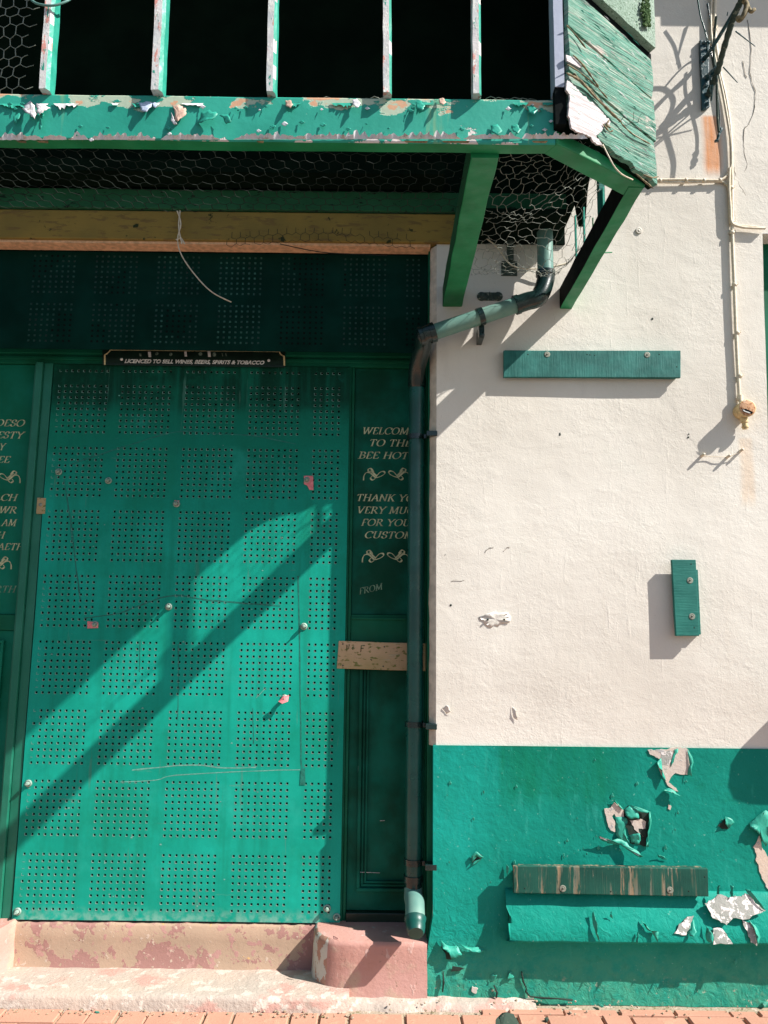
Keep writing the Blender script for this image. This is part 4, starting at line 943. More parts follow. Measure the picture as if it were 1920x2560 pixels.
cable(b, [(1779, -20), (1777, 50), (1781, 110), (1800, 200), (1812, 260), (1825, 340), (1830, 400), (1822, 430), (1806, 448), (1780, 451), (1720, 449), (1630, 450)], .006, .016)
cable(b, [(1626, 455), (1700, 456), (1790, 454), (1812, 458), (1822, 475), (1824, 520), (1826, 560)], .006, .011)
cable(b, [(1824, 420), (1823, 470), (1826, 520), (1829, 556), (1850, 567), (1880, 570), (1912, 571)], .006, .022)
cable(b, [(1827, 552), (1845, 563), (1880, 566), (1914, 570)], .005, .016)
b.build('branch', M['cable'], cb)
b = MB(); clips(b, [(1830, 582), (1836, 712), (1843, 832), (1849, 940), (1786, 72), (1828, 470), (1829, 555)], .014, .012)
for x, y in ((1715, 451), (1650, 452), (1760, 452), (1800, 451)): b.mark(); b.lathe([(.010, -.006), (.0115, -.004), (.0115, .004), (.010, .006)], Q(x, y, .015), (1, 0, 0), 8)
b.build_each('clip', M['cable'], cb)
lb = empty('lamp_box', Q(1855, 1035, .03), 'round rusty cream outdoor lamp box with broken cap on the right of the wall', 'lamp box')
q = Q(1851, 1030, 0); b = MB()
b.lathe([(.036, 0), (.037, .01), (.036, .045), (.039, .052), (.039, .068), (.030, .068)], q, (.0, -1, 0), 26); b.build('body', M['brasscream'], lb)
b = MB(); b.lathe([(.0365, .0685), (.030, .071), (.015, .073), (0, .073)], q, (0, -1, 0), 26); o = b.build('cap', M['rustcap'], lb)
b = MB(); f0 = q + Vector((0, -.0745, 0))
b.face([f0 + Vector((x * .001, 0, z * .001)) for x, z in ((-31, -3), (-22, -8), (-10, -6), (2, -12), (12, -16), (22, -22), (14, -30), (4, -27), (-6, -24), (-16, -22), (-24, -18))]); b.build('broken_gap', M['black'], lb, wire=True)
b = MB(); b.face([f0 + Vector((x * .001, -.001, z * .001)) for x, z in ((-26, -10), (-18, -12), (-14, -16), (-8, -18), (2, -21), (10, -26), (4, -27), (-10, -22), (-20, -18))]); b.build('glass_shard', M['signwhite'], lb, wire=True)
b = MB(); t0 = Q(1850, 995, .018); b.tube([t0 + Vector((0, 0, .012)), t0 + Vector((0, 0, -.012))], .014, 12); b.tube([t0 + Vector((0, 0, -.01)), q + Vector((-.003, -.03, .035))], .010, 12); b.build('inlet', M['cable'], lb)
b = MB(); b.tube([q + Vector((.0, -.03, -.034)), q + Vector((.002, -.03, -.058))], .016, 12); b.tube([q + Vector((.002, -.03, -.055)), q + Vector((.003, -.03, -.088))], .012, 12); b.tube([q + Vector((.003, -.03, -.076)), q + Vector((.003, -.03, -.081))], .0155, 12); b.build('outlet', M['brasscream'], lb)
sd = None; labs = ['leftmost snapped wall stud at the end of the thin wire under the lamp box', 'middle snapped wall stud on the thin wire under the lamp box', 'rightmost snapped wall stud, directly below the lamp box']
for (x, y), l in zip(((1754, 1140), (1818, 1143), (1850, 1128)), labs):
    if sd is None:
        e0 = Q(x, y); b = MB(); b.lathe([(.0065, -.003), (.0065, .022), (.0045, .027), (0, .027)], e0, (.1, -1, .15), 8); sd = b.build('wall_stud', M['cable']); sd.data.transform(Matrix.Translation(-e0)); sd.location = e0; o = sd
    else:
        o = sd.copy(); S.collection.objects.link(o); o.location = Q(x, y)
    tag(o, l, 'stud', 'snapped studs under the lamp box')
b = MB(); b.tube(spline([Q(1752, 1139, .012), Q(1775, 1141, .008), Q(1800, 1142, .012), Q(1822, 1141, .012), Q(1845, 1132, .016), Q(1853, 1124, .02)], 5), .0017, 5)
tag(b.build('thin_wire', M['cable']), 'thin pale wire strung between three snapped studs on the cream wall', 'wire')

# ---------------------------------------------------------------- iron sign bracket, upper right
br = empty('sign_bracket', Q(1767, 190, .02), 'flaking black iron sign bracket with taped arms on the wall', 'bracket')
zb = lambda x, y, p: Q(1380 + x / 3.072, y / 3.072, p)
b = MB(); pts = [(1135, 300), (1160, 310), (1215, 315), (1208, 480), (1205, 640), (1215, 815), (1185, 835), (1155, 835), (1150, 640), (1140, 480)]
b.prism([zb(x, y, .018) for x, y in pts], (0, .018, 0)); b.build('back_plate', M['iron'], br, .004)
b = MB()
for x, y in ((1170, 330), (1200, 330), (1175, 440), (1190, 800), (1185, 590), (1175, 660)): b.mark(); b.lathe([(.010, 0), (.009, .006), (.005, .009), (0, .01)], zb(x, y, .018), (0, -1, 0), 8)
b.build_each('bolt', M['iron'], br)
b = MB(); b.tube([zb(1175, 450, .018), zb(1260, 320, .12), zb(1345, 180, .20), zb(1440, 20, .28)], .009, 8); b.build('stay_rod', M['iron'], br)
pts = spline([zb(1195, 740, .018), zb(1235, 640, .05), zb(1275, 540, .10), zb(1310, 410, .16), zb(1360, 240, .23), zb(1405, 110, .28), zb(1450, 10, .32), zb(1475, -60, .36)], 8)
b = MB(); b.tube(pts, [.014 + .0012 * math.sin(i * 1.7) + random.uniform(-.001, .001) for i in range(len(pts))], 9); b.build('arm', M['tape'], br)
b = MB(); b.tube(spline([zb(1190, 600, .018), zb(1230, 560, .05), zb(1275, 520, .10)], 5), .014, 8); b.build('wrapping', M['iron'], br)
for a, c_ in (((1410, 240, .24), (1560, 355, .19)), ((1315, 515, .12), (1425, 635, .08)), ((1345, 120, .24), (1350, 90, .25))):
    b = MB(); b.tube([zb(*a), zb(*c_)], [.0035, .002], 5); b.build('spike', M['iron'], br)
b = MB(); b.mark(); b.tube(spline([zb(1470, 0, .33), zb(1495, 40, .33), zb(1475, 110, .33), zb(1440, 155, .32), zb(1430, 130, .32)], 5), [.012] * 21, 6); b.mark(); b.tube(spline([zb(1480, 10, .33), zb(1510, 60, .33), zb(1530, 90, .34), zb(1555, 72, .34)], 4), .009, 5); b.build_each('hanging_tape', M['splinter'], br)
# loose flex and thin rods: their shadows curl over the wall
def sh_pt(zx, zy, x0):                                 # the point in the bracket's plane that shades a given spot
    s_ = zb(zx, zy, 0); p = (x0 - s_.x) / SA; return Vector((x0, -p, s_.z + SA * p))
X0 = zb(1260, 400, .1).x
b = MB(); b.tube(spline([sh_pt(740, 685, X0), sh_pt(860, 690, X0), sh_pt(925, 760, X0), sh_pt(920, 840, X0), sh_pt(880, 920, X0), sh_pt(870, 1000, X0), sh_pt(905, 1120, X0), sh_pt(935, 1250, X0), sh_pt(925, 1380, X0)], 6), .006, 6); b.build('loose_flex', M['tape'], br)
for l in ([(1150, 470), (1060, 480), (960, 560), (850, 690)], [(1120, 740), (1010, 800), (920, 890), (850, 990)], [(1110, 800), (1050, 880), (960, 960), (870, 1040), (770, 1120)], [(1110, 520), (1010, 640), (890, 740), (750, 890)], [(1130, 870), (1000, 960), (880, 1050), (770, 1140)]):
    b = MB(); b.tube(spline([sh_pt(x, y, X0 - .01 * i) for i, (x, y) in enumerate(l)], 5), .0042, 6); b.build('scroll_rod', M['iron'], br)
b = MB(); b.tube([sh_pt(1030, 210, X0), sh_pt(990, 340, X0), sh_pt(950, 500, X0)], [.006, .004, .001], 5); b.build('spike', M['iron'], br)
tw = MB(); tw.tube(spline([zb(1115, -30, .06), zb(1140, 120, .05), zb(1170, 220, .05), zb(1190, 300, .05)], 5), .004, 6); tag(tw.build('blue_wire', M['pvc']), 'thin blue green wire reaching the top of the iron bracket', 'wire')
hc = empty('hanging_cable', zb(1270, 680, .02), 'short dark flex with a knotted end hanging beside the rust stain', 'cable')
b = MB(); b.tube(spline([zb(1215, 360, .045), zb(1235, 480, .05), zb(1262, 650, .045), zb(1285, 850, .04), zb(1287, 980, .04)], 6), .004, 6); b.build('flex', M['pvcblack'], hc)
b = MB(); b.tube(spline([zb(1275, 985, .04), zb(1300, 990, .045), zb(1282, 1030, .045), zb(1272, 1070, .04), zb(1255, 1085, .04), zb(1280, 1080, .045)], 4), .007, 6); b.build('knot', M['iron'], hc)

# unseen box added past the right edge, shaped to cast the dado shadow
pb = empty('shadow_caster_box', (1.93, -.1, 1.2), 'rounded green box added just past the right edge to cast a shadow', 'shadow caster')
X1 = 1.93
def spt(fx, fy):
    s_ = Q(fx, fy); p = (X1 - s_.x) / SA; return (X1, -p, s_.z + SA * p)
pp = [spt(*t) for t in ((1930, 1790), (1880, 1840), (1840, 1880), (1815, 1920), (1808, 1975), (1822, 2005), (1860, 2017), (1930, 2020))]
pp = pp + [(X1, .0, pp[-1][2] + .0), (X1, .0, pp[0][2])]
b = MB(); b.prism(pp, (.22, 0, 0)); b.build('body', M['frame'], pb, .006)
b = MB(); b.box(X1 + .03, X1 + .19, -.198, -.180, 1.33, 1.355); b.build('slot', M['black'], pb)

# ---------------------------------------------------------------- oriel bay overhead
bay = empty('oriel_bay', (-.6, -.6, 2.97), 'overhanging timber oriel bay with peeling green beam and open barred window', 'bay window')
ZB = 2.985; PF = 1.215
xA = Q(1388, 345, PF).x
b = MB(); n = 60; rows = []
prof = [(PF - .05, ZB), (PF - .004, ZB), (PF, ZB + .004), (PF, ZB + .05), (PF, ZB + .10), (PF, ZB + .148), (PF - .004, ZB + .153), (PF - .09, ZB + .153), (PF - .09, ZB + .03), (PF - .05, ZB + .03)]
for i in range(n + 1):
    x = -3.0 + (xA + 3.0) * i / n; rows.append([(x, -p + .002 * noise.noise((x * 5, z * 8, 0)), z + .003 * noise.noise((x * 6, p * 9, 4))) for p, z in prof])
b.grid(rows, 0, False, True); b.face(rows[-1]); 
for k in range(len(b.f) - 1):
    if k % 10 in (0, 8, 9): b.m[k] = 1
b.build('front_beam', [M['beam'], M['under']], bay)
# joists
def joist(x0, x1, z0, z1, p0, p1, mat):
    b = MB(); rows = []
    for i in range(25):
        p = p0 + (p1 - p0) * i / 24; nn = lambda k: .003 * noise.noise((p * 7, k, x0 * 9))
        rows.append([(x0 + nn(1), -p, z0 + nn(2)), (x1 + nn(3), -p, z0 + nn(4)), (x1 + nn(5), -p, z1), (x0 + nn(6), -p, z1)])
    b.grid(rows, 0, False, True); b.face(rows[0]); b.face(rows[-1])
    for k in range(24): b.m[k * 4 + 3] = 1; b.m[k * 4 + 2] = 1
    return b.build('joist', mat, bay, .004)
joist(.262, .353, 2.972, 3.07, -.02, PF - .052, [M['under'], M['fascia']])
joist(.812, .868, 2.970, 3.072, -.02, 1.005, [M['under'], M['black']])
ci0 = Vector((xA - .026, -(PF - .05), ZB)); ci1 = Vector((.815, -.952, 2.972)); co0 = Vector((xA + .004, -(PF + .004), ZB)); co1 = Vector((.872, -1.005, 2.972)); up_ = Vector((0, 0, .045))
b = MB(); b.hexa([ci0, co0, co1, ci1], [v + up_ for v in (ci0, co0, co1, ci1)]); b.build('chamfer_beam', M['under'], bay, .004)
# glazing bars
for px, wpx, mt in ((98, 28, 'bar'), (378, 32, 'bar'), (666, 27, 'bar'), (958, 26, 'bar'), (1182, 26, 'bar')):
    q = Q(px, 250, 1.235); wd = (Q(px + wpx, 250, 1.235) - q).length * .82; b = MB(); rows = []
    tilt = -.012 if px < 1000 else 0
    for k in range(40):
        z = ZB + .151 + k * .045; e = lambda s_: .0022 * noise.noise((px, z * 12, s_)) + .0015 * noise.noise((px, z * 40, s_))
        x = q.x + tilt * (z - 3.1)
        rows.append([(x + e(1), -1.243 + e(2), z), (x + wd * .72 + e(3), -1.243 + e(4), z), (x + wd + e(5), -1.232, z), (x + wd + e(6), -1.195, z), (x + e(7), -1.195, z)])
    b.grid(rows, 0, False, True); b.face(rows[0])
    for k in range(39): b.m[k * 5 + 2] = 1; b.m[k * 5 + 1] = int(noise.noise((px, k * .5, 3)) > -.05)
    b.build('glazing_bar', [M[mt], M['flakegreen']], bay)
q = Q(1388, 240, 1.25); q2 = Q(1412, 240, 1.25); b = MB(); rows = []
for k in range(40):
    z = ZB + .17 + k * .045; e = .001 * noise.noise((z * 20, 0, 0)); rows.append([(q.x + e, -1.252, z), (q2.x + e, -1.25, z), (q2.x + .003, -1.19, z), (q.x, -1.19, z)])
b.grid(rows, 0, False, True); b.face(rows[0]); b.build('corner_post', M['post2'], bay)
b = MB(); b.box(q.x, q2.x + .004, -1.248, -1.2165, ZB + .046, ZB + .172); b.build('post_foot', M['black'], bay)
# chamfered flank: weathered boards
pA = Q(1416, 300, 1.232); pB = Q(1632, 468, 1.0); dx_ = pB - pA; H_ = Vector((dx_.x, dx_.y, 0)); Ln = H_.length; H_.normalize(); sl = (pB.z - pA.z) / Ln
nrm = Vector((-H_.y, H_.x, 0)) * -1
if nrm.y > 0: nrm = -nrm
def fl(s_, z, o=0.0): return pA + H_ * s_ + Vector((0, 0, sl * s_ + z)) + nrm * o
zl_ = [0.0, .16, .315, .470]
b = MB(); LS = .012
for k in range(3):
    rows = []; n = 30
    for i in range(n + 1):
        s_ = Ln * i / n + (0 if 0 < i < n else (.0)); r = []
        for z, o_ in ((zl_[k] + .002, .0), (zl_[k] + .004, .016), (zl_[k] + .06, .019), (zl_[k] + .11, .018), (zl_[k + 1] - .004, .015), (zl_[k + 1] - .002, 0)):
            rag = (.014 * noise.noise((s_ * 30, 0, 2)) + .008 * noise.noise((s_ * 90, 0, 2))) if (k == 0 and z < .01) else 0
            r.append(fl(s_ + (.012 * noise.noise((0, z * 40, k)) if i == n else 0), z + rag, o_ + .004 * noise.noise((s_ * 8, z * 30, k))))
        rows.append(r)
    b.grid(rows, 0, False); b.face(rows[0]); b.face(rows[-1])
flank = b.build('flank_boards', M['weathered'], bay)
flank.data.transform(Matrix.Translation((0, 0, 0)))
b = MB(); b.hexa([fl(0, 0, -.001), fl(Ln, 0, -.001), fl(Ln, 0, -.02), fl(0, 0, -.02)], [fl(0, 2.0, -.001), fl(Ln, 2.0, -.001), fl(Ln, 2.0, -.02), fl(0, 2.0, -.02)]); b.build('flank_lining', M['bark'], bay)
def Fz(zx, zy, o=.02):                                  # point on the flank's face from a measured spot
    d = ray(1380 + zx / 3.072, zy / 3.072); o0_ = pA + nrm * o; cp = Vector((0, -DIST, EYE)); t = (o0_ - cp).dot(nrm) / d.dot(nrm); return cp + d * t
b = MB()                                                # bare primer where the paint has come off
pz = [(118, 615), (160, 650), (205, 690), (270, 760), (330, 805), (400, 880), (450, 935), (440, 960), (400, 945), (380, 1010), (340, 1040), (390, 1120), (320, 1090), (300, 1050), (220, 1020), (150, 980), (130, 800)]
b.mark(); b.prism([Fz(x, y, .024) for x, y in [(u_[0], u_[1]) for u_ in jagged([(x, y, 0) for x, y in pz], 5, .09)]], nrm * -.006)
b.mark(); b.prism([Fz(x, y, .024) for x, y in ((108, 420), (170, 440), (235, 510), (215, 520), (115, 465))], nrm * -.005); b.build_each('bare_patch', M['peel'], bay)
b = MB()
for pts, w_, o_ in (([(110, 560), (200, 610), (300, 700), (420, 830), (540, 945)], .010, .03), ([(165, 560), (240, 640), (330, 745), (480, 890)], .007, .036), ([(160, 420), (230, 490), (290, 570), (360, 670)], .008, .034), ([(110, 490), (220, 560), (330, 650), (430, 760)], .006, .03), ([(110, 190), (190, 280), (260, 370)], .006, .03), ([(640, 1330), (780, 1450)], .008, .03), ([(700, 1340), (770, 1365), (820, 1355)], .007, .035), ([(530, 945), (620, 1030), (760, 1110)], .006, .03), ([(440, 920), (420, 960), (450, 980)], .008, .035), ([(390, 950), (440, 1010), (470, 1000)], .006, .034)):
    b.mark(); q = spline([Fz(x, y, o_ * random.uniform(.75, 1.0)) for x, y in pts], 5); b.tube(q, [w_ * .5 * random.uniform(.5, 1.1) * (1 if 0 < i < len(q) - 1 else .3) for i in range(len(q))], 5)
b.build_each('splinter', M['splinter'], bay)
b = MB()
for i in range(110):                                    # lifted slivers of paint along the grain
    s_ = random.uniform(.02, Ln - .03); z = random.uniform(.01, .49); l = random.uniform(.015, .06); h = random.uniform(.001, .003)
    a = fl(s_, z, .0205); c_ = fl(min(Ln, s_ + l), z + random.uniform(-.003, .003), .0205); t_ = fl(s_ + l * .5, z + h, .0205 + random.uniform(.0005, .003))
    b.face([a, c_, t_], i % 3 == 0)
b.build('lifted_paint', [M['flakegreen'], M['flakewhite']], bay, wire=True)['kind'] = 'stuff'
b = MB(); b.hexa([fl(-.0, .473, 0), fl(Ln + .01, .473, 0), fl(Ln + .01, .473, .008), fl(0, .473, .008)], [fl(0, .50, 0), fl(Ln + .01, .50, 0), fl(Ln + .01, .50, .008), fl(0, .50, .008)]); b.build('dark_gap', M['black'], bay)
b = MB(); rows = []
for i in range(31):
    s_ = Ln * i / 30 * 1.01; rows.append([fl(s_, z, o_ + .004 * noise.noise((s_ * 20, z * 20, 1))) for z, o_ in ((.501, .0), (.505, .03), (.62, .034), (.75, .036), (1.0, .04), (1.6, .04), (1.6, 0))])
b.grid(rows, 0, False, True); b.face(rows[0]); b.face(rows[-1]); b.build('felt_cladding', M['felt'], bay)
b = MB()
for i in range(260):
    yy = random.uniform(0, 200) ** 1.0; c_ = Fz(755 - abs(random.gauss(0, 22)) - .15 * (200 - yy) * random.random(), yy, .042)
    s_ = random.uniform(.002, .006); b.lathe([(0, s_), (s_ * .7, s_ * .6), (s_, 0), (s_ * .6, -s_ * .6), (0, -s_)], c_, (random.uniform(-1, 1), random.uniform(-1, 1), 1), 6)
b.build('moss', M['moss'], bay)
# right return of the bay: unseen board over the joist, cut to shape sunlight
xs_ = .846
top_edge = [(.0, 3.43), (.16, 3.43), (.20, 3.33), (.235, 3.25), (.26, 3.245), (.29, 3.30), (.32, 3.37), (.38, 3.43), (.54, 3.45), (1.0, 3.46)]
b = MB(); poly = [(xs_, -p, z) for p, z in top_edge] + [(xs_, -1.0, 5.0), (xs_, 0, 5.0)]; b.prism(poly, (.022, 0, 0)); b.build('sun_cut_board', M['bark'], bay)
b = MB()
for p, w_, zt_ in ((.548, .036, 3.46), (.955, .04, 3.47)): b.mark(); b.box(xs_ - .0, xs_ + .0215, -p - w_ / 2, -p + w_ / 2, 3.0725, zt_ - .03)
b.build_each('side_post', M['tealvert'], bay)
b = MB()
for (x0, y0, x1, y1, w_) in ((1431, 540, 1438, 640, 7), (1450, 490, 1458, 590, 8), (1493, 470, 1500, 500, 14)):
    xs2 = .857; d0 = ray(x0, y1); t0 = xs2 / d0.x; d1 = ray(x0 + w_, y0); t1 = xs2 / d1.x
    b.mark(); b.box(xs2 - .003, xs2 + .003, -DIST + t1 * d1.y - .008, -DIST + t1 * d1.y + .008, 3.0725, EYE + t1 * d1.z)
b.build_each('hanging_lath', M['flakegreen'], bay)
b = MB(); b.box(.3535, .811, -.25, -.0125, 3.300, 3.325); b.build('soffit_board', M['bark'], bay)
# inside of the bay, shade painted near-black: back boards, ceiling, roof, left return
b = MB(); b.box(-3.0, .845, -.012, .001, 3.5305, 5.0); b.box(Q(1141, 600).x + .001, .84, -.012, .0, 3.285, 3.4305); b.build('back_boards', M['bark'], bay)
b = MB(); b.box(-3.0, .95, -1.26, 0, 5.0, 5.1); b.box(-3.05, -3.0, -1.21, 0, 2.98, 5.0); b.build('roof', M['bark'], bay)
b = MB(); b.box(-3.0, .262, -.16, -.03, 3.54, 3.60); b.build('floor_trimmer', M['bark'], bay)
# loose paint on the beam
b = MB()
def bq(px, py, o=0): return Q(px, py, PF + .003 + o)
x = -6
while x < 1385:                                         # ragged lifted strip along the lower edge
    L = random.uniform(40, 170); n = int(L / 3.5); rows = []
    for i in range(n + 1):
        xx = x + L * i / n; env = min(1, 6 * min(i, n - i) / n); h = env * (7 + 20 * abs(noise.noise((xx * .05, 1, 0))) + 14 * abs(noise.noise((xx * .23, 3, 0)))); lf = env * (.004 + .012 * abs(noise.noise((xx * .09, 7, 0))) + .010 * abs(noise.noise((xx * .31, 5, 0))))
        base = 349 - 3 * xx / 1390 + 1.5 * noise.noise((xx * .1, 0, 6))
        rows.append([Q(xx, base + 1, PF + .002), Q(xx, base - h * .45, PF + .003 + lf * .35), Q(xx + random.uniform(-1.5, 1.5), base - h, PF + .003 + lf)])
    b.grid(rows, 0 if random.random() < .8 else 1, True); x += L * random.uniform(.8, 1.25)
x = -6
while x < 1385:                                         # and along the upper edge
    L = random.uniform(20, 90); n = int(L / 3.5); rows = []
    for i in range(n + 1):
        xx = x + L * i / n; env = min(1, 5 * min(i, n - i) / n); h = env * (4 + 20 * abs(noise.noise((xx * .11, 11, 0)))); lf = env * (.002 + .012 * abs(noise.noise((xx * .17, 17, 0)))); base = 259 - 3 * xx / 1390
        rows.append([Q(xx, base, PF + .002), Q(xx, base + h * .5, PF + .004 + lf * .4), Q(xx + random.uniform(-2, 2), base + h, PF + .004 + lf)])
    if random.random() < .55: b.grid(rows, random.choice((0, 1, 1)), True)
    x += L * random.uniform(.9, 1.6)
b_rag = b; b = MB()
Z6 = lambda l: [(x / 2.37, 200 + y / 2.37, PF + p) for x, y, p in l]
flake(b, Z6([(130, 165, .004), (180, 122, .008), (205, 150, .018), (215, 200, .024), (205, 230, .03), (180, 205, .022), (150, 190, .02)]), 0)
flake(b, Z6([(215, 135, .006), (270, 150, .012), (300, 165, .012), (260, 180, .02), (235, 205, .026), (215, 180, .016)]), 0)
flake(b, Z6([(240, 190, .004), (262, 205, .012), (240, 295, .02), (228, 270, .008)]), 1); flake(b, Z6([(80, 215, .012), (120, 190, .004), (110, 230, .016), (85, 260, .012)]), 1)
flake(b, Z6([(820, 132, .004), (900, 130, .004), (895, 160, .014), (870, 188, .022), (835, 180, .018)]), 2); flake(b, Z6([(895, 135, .004), (945, 135, .004), (920, 165, .014)]), 2)
flake(b, Z6([(1018, 150, .004), (1060, 145, .004), (1100, 165, .004), (1105, 195, .010), (1075, 225, .016), (1050, 245, .022), (1032, 235, .014)]), 3)
flake(b, Z6([(1015, 190, .006), (1030, 230, .012), (1050, 262, .024), (1035, 265, .02), (1012, 240, .012)]), 0)
flake(b, Z6([(1190, 190, .006), (1240, 175, .016), (1290, 200, .020), (1260, 235, .024), (1215, 240, .026), (1160, 262, .008)]), 1)
flake(b, Z6([(1300, 210, .012), (1350, 205, .02), (1372, 245, .024), (1340, 262, .02)]), 1)
for cx_, cy_, mi in ((1050, 262, 1), (1105, 252, 3), (1290, 320, 1), (890, 255, 0), (722, 258, 3), (1330, 272, 1), (1240, 322, 1)):
    k = random.uniform(.6, 1.0); flake(b, [(cx_ - 14 * k, cy_ - 8 * k, PF + .004), (cx_ + 4 * k, cy_ - 12 * k, PF + .008), (cx_ + 16 * k, cy_ + 4 * k, PF + .016), (cx_ + 6 * k, cy_ + 18 * k, PF + .024), (cx_ - 10 * k, cy_ + 10 * k, PF + .014)], mi)
b.build_each('paint_flake', [M['flakewhite'], M['flakegreen'], plain('bluish_paint_back', (.40, .46, .58), .6, sc=60), plain('primer_flake', (.52, .34, .26), .7, sc=60)], bay, wire=True); b = b_rag
for i in range(40):
    px, py = random.uniform(0, 1380), random.choice([random.uniform(258, 285), random.uniform(300, 350)]); s_ = random.uniform(3, 9)
    flake(b, [(px - s_, py, PF + .004), (px, py - s_ * .7, PF + .006), (px + s_, py, PF + .012), (px, py + s_ * .6, PF + .009)], random.randint(0, 1))
b.build('peeling_edge', [M['flakewhite'], M['flakegreen']], bay, wire=True)['kind'] = 'stuff'
b = MB()                                                # pale chips on the underside edge
for px, w_ in ((90, 30), (1105, 70), (1330, 40), (1010, 60), (40, 25), (640, 20)):
    b.mark(); a = G(px, 352, ZB - .002); c_ = G(px + w_, 352, ZB - .002); b.face([a, c_, c_ + Vector((-.004, .012, 0)), a + Vector((.006, .009, 0))])
b.build_each('chip', M['splinter'], bay, wire=True)
b = MB(); b.tube(spline([Fz(390, 1110, .02), Fz(430, 1190, .05), Fz(480, 1280, .06), Fz(540, 1340, .05), Fz(620, 1380, .02)], 6), .0022, 5); tag(b.build('loose_string', M['cable']), 'pale string looping below the weathered flank of the bay', 'string')
# wall fixings under the bay
b = MB()
for x, y in ((1261, 665), (1284, 669)): b.lathe([(.010, 0), (.009, .012), (.004, .014), (0, .014)], Q(x, y, .006), (0, -1, 0), 10)
a = Q(1253, 690, .0); c_ = Q(1292, 655, .0); b.box(a.x, c_.x, -.006, .002, a.z, c_.z); a = Q(1267, 662, .0); c_ = Q(1282, 590, .0); b.box(a.x, c_.x, -.02, .002, c_.z - .13, c_.z)
tag(b.build('bracket_stub', M['tape']), 'grey metal bracket stub with two bolts on shaded wall under the bay', 'bracket')
b = MB()
for x, y in ((1204, 742), (1245, 742)): b.lathe([(.022, 0), (.022, .006), (.016, .008), (.010, .008), (.009, .013), (0, .013)], Q(x, y, .0), (0, -1, 0), 14)
a = Q(1204, 752); c_ = Q(1245, 732); b.box(a.x, c_.x, -.004, .002, a.z, c_.z); b.tube([Q(1224, 730, .012), Q(1224, 750, .012)], .003, 5)
tag(b.build('pipe_saddle', M['tape']), 'empty double pipe saddle on the shaded wall above the sloping drainpipe', 'pipe clip')
b = MB(); b.tube(spline([Q(1215, 595, .02), Q(1245, 620, .03), Q(1275, 660, .03), Q(1320, 672, .02), Q(1375, 668, .03), Q(1418, 658, .03)], 6), .0035, 6)
tag(b.build('sagging_cable', M['cable']), 'thin pale cable sagging behind the upper drainpipe under the bay', 'cable')
b = MB(); b.tube([Q(1482, 545, .35), Q(1482, 600, .25), Q(1481, 626, .22), Q(1486, 633, .2), Q(1530, 631, .17)], .003, 5)
tag(b.build('green_wire', M['under']), 'thin green wire looped under the right hand joist of the bay', 'wire')
b = MB(); b.tube(spline([Q(443, 527, .05), Q(452, 560, .05), Q(444, 600, .05), Q(455, 640, .06), Q(490, 690, .09), Q(530, 730, .11), Q(578, 755, .12)], 7), [.0035] * 10 + [.003] * 33, 5)
b.tube(spline([Q(450, 527, .04), Q(447, 570, .045), Q(455, 610, .045)], 5), .004, 5); b.tube(spline([Q(440, 600, .04), Q(452, 596, .04), Q(462, 610, .04)], 4), .004, 5)
tag(b.build('dangling_straw', M['cable']), 'pale dry strand hanging from the brown lintel in front of the screen', 'strand')
b = MB(); b.tube(spline([Q(70, -10, 1.22), Q(90, 8, 1.24), Q(130, 14, 1.25), Q(165, 4, 1.24), Q(185, -10, 1.22)], 6), .004, 6)
tag(b.build('wire_loop', M['pvclight']), 'grey green wire loop round the leftmost glazing bar', 'wire')

# ---------------------------------------------------------------- chicken wire
def hexwire(mb, fn, u0, u1, v0, v1, cw, chh, r, drop=0.0, jit=.0):
    hx = cw; hy = chh; i = 0; made = {}
    def pt(a, b_):
        k = (round(a, 4), round(b_, 4))
        if k not in made: made[k] = fn(a + random.uniform(-jit, jit), b_ + random.uniform(-jit, jit))
        return made[k]
    v = v0; row = 0
    while v < v1:
        uo = u0 + (hx / 2 if row % 2 else 0); uu = uo
        while uu < u1:
            a = (uu, v + hy * .3); t_ = (uu + hx / 2, v); bb = (uu + hx, v + hy * .3); lo = (uu, v + hy)
            for s_, e_ in ((a, t_), (t_, bb), (a, lo)):
                if random.random() < drop: continue
                if e_[0] > u1 + hx or e_[1] > v1 + hy: continue
                p, q = pt(*s_), pt(*e_)
                if p is None or q is None: continue
                mb.tube([p, (p + q) / 2 + Vector((0, 0, random.uniform(-jit, jit))), q], r * (1.6 if e_ == lo else 1), 4, 0, False)
            uu += hx
        v += hy; row += 1
b = MB(); x0 = Q(-40, 100, 1.15).x; x1 = Q(96, 100, 1.15).x - .03
hexwire(b, lambda u_, v_: Vector((u_, -1.15 + .02 * noise.noise((u_ * 8, 0, v_ * 8)), v_)), x0, x1 - .01, 3.13, 3.62, .043, .036, .0011, 0, .002)
tag(b.build('chicken_wire', M['wirelit'], None, wire=True), 'chicken wire across the bay window left of the pink glazing bar', 'wire mesh', 'chicken wire on the bay')
b = MB(); hexwire(b, lambda u_, v_: Vector((u_, -v_, 3.03 + .012 * noise.noise((u_ * 3, v_ * 3, 0)))), -2.2, .25, .72, 1.15, .05, .045, .0009, .05, .003)
tag(b.build('chicken_wire', M['wire'], None, wire=True), 'shaded chicken wire stretched flat under the bay between beam and lintel', 'wire mesh', 'chicken wire on the bay')
def bulge(u_, v_):
    t_ = max(0, (u_ - .36) / .5); z = 3.03 + .16 * t_ ** 2 - .16 * math.exp(-((u_ - .72) / .12) ** 2 - ((v_ - .38) / .16) ** 2) + .03 * noise.noise((u_ * 6, v_ * 6, 0))
    if u_ > .84 or v_ < .12: return None
    return Vector((u_ + .02 * noise.noise((v_ * 8, u_ * 8, 3)), -v_, z))
b = MB(); hexwire(b, bulge, .36, .86, .2, 1.12, .044, .04, .00075, .03, .009)
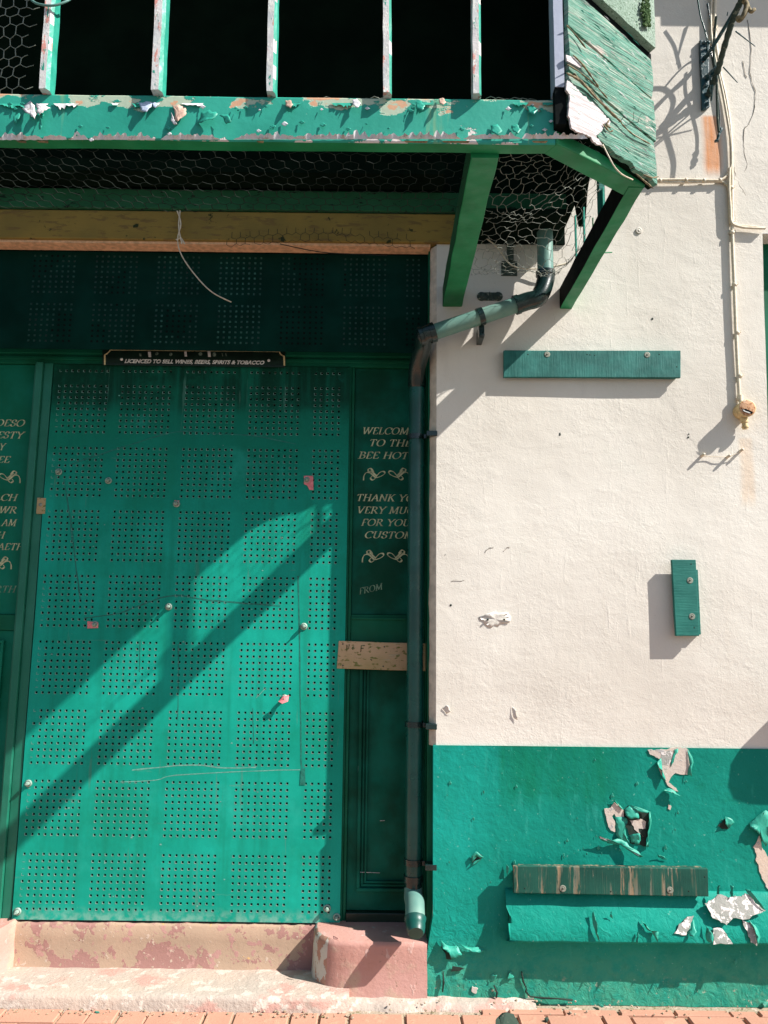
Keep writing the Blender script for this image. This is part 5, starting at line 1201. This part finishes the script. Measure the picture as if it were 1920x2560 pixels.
tag(b.build('chicken_wire', M['wirelit'], None, wire=True), 'sagging sunlit chicken wire bulging between the two joists of the bay', 'wire mesh', 'chicken wire on the bay')
wl = {160: 'torn wire stubs on the beam between the first two glazing bars', 430: 'torn wire stubs on the beam between second and third glazing bars', 720: 'torn wire stubs on the beam right of the third glazing bar', 1210: 'torn wire stubs on the beam beside the bluish corner post', 900: 'short torn wire stubs on the beam left of the fourth glazing bar'}
for x0_, n in ((160, 5), (430, 7), (720, 7), (1210, 6), (900, 3)):
    b = MB()
    for i in range(n):
        x = x0_ + i * 20; y = 252; h = random.uniform(4, 12); pts = [Q(x, y, 1.15), Q(x + 7, y - h * .6, 1.16), Q(x + 16, y - h, 1.17), Q(x + 26, y - h * .7, 1.16), Q(x + 34, y + random.uniform(-4, 2), 1.15)]
        b.tube(pts, .0011, 4, 0, False)
    tag(b.build('torn_wire', M['wirelit'], None, wire=True), wl[x0_], 'wire mesh', 'torn wire stubs along the beam')
b = MB()
hexwire(b, lambda u_, v_: Vector((u_, -.03 - .3 * (v_ - 3.26), v_ - .02 * math.sin(u_ * 5))), -.75, .12, 3.255, 3.30, .043, .03, .001, .1, .003)
b.tube(spline([Q(700, 610, .05), Q(800, 630, .06), Q(900, 636, .06), Q(968, 639, .06)], 5), .0022, 5)
tag(b.build('chicken_wire', M['wire'], None, wire=True), 'ragged edge of chicken wire drooping over the peach underside of the lintel', 'wire mesh', 'chicken wire on the bay')

# ---------------------------------------------------------------- bits on the ground
def chunk(name, px, py, size, mat, label, cat, flat=.5, seed=1):
    g = G(px, py, GZ); rnd = random.Random(seed); bm = bmesh.new(); bmesh.ops.create_icosphere(bm, subdivisions=1, radius=1)
    for v in bm.verts: v.co *= rnd.uniform(.6, 1.15); v.co = Vector((v.co.x * size, v.co.y * size * .6, v.co.z * size * flat))
    zmin = min(v.co.z for v in bm.verts)
    for v in bm.verts: v.co.z -= zmin
    me = bpy.data.meshes.new(name); bm.to_mesh(me); bm.free(); me.materials.append(mat)
    o = bpy.data.objects.new(name, me); S.collection.objects.link(o); o.location = g; o.rotation_euler = (0, 0, rnd.uniform(0, 6)); return tag(o, label, cat)
g0 = G(1265, 2575, GZ + .008)
b = MB(); pts = [(-.03, 0, 0), (.035, -.015, 0), (.045, .02, .0), (.02, .03, .04), (-.012, .025, .048), (-.035, .02, .03)]
top_ = [g0 + Vector(p) for p in pts]; b.prism(top_, (.012, -.018, .012)); b.prism([g0 + Vector(p) for p in ((-.045, -.02, 0), (-.01, -.03, 0), (-.005, 0, .04), (-.04, .0, .035))], (.008, .012, .004))
tag(b.build('broken_slate', M['darkstone'], None, .002), 'dark folded piece of broken slate on the pavement near the ledge', 'rubble')
chunk('glass_fragment', 1502, 2516, .022, M['greenglass'], 'small green fragment lying on the pavers below the ledge', 'fragment', .25, 3)
chunk('glass_fragment', 243, 2533, .012, M['greenglass'], 'tiny green fragment at the foot of the pale step', 'fragment', .4, 5)
chunk('glass_fragment', 1912, 2512, .025, M['greenglass'], 'green paint fragment on the pavers in the bottom right corner', 'fragment', .3, 8)
chunk('pebble', 1367, 2556, .016, M['darkstone'], 'dark pebble beside the broken slate on the pavement', 'pebble', .7, 9)
b = MB()
for i in range(320):
    x = random.choice([random.uniform(-.5, 3), random.uniform(-2.2, -.1)]); y = random.uniform(-.13, -.03) if x > -.1 else random.uniform(-.16, -.112); s_ = random.uniform(.002, .006)
    c_ = Vector((x, y, GZ + .004 + (.015 if x < 1.0 and x > -.1 and y > -.08 else 0)))
    b.lathe([(0, s_ * .6), (s_, 0), (s_ * .4, -s_)], c_, (random.uniform(-.4, .4), random.uniform(-.4, .4), 1), 5, 0, False)
o = b.build('grit', M['mortar'], None); o['kind'] = 'stuff'
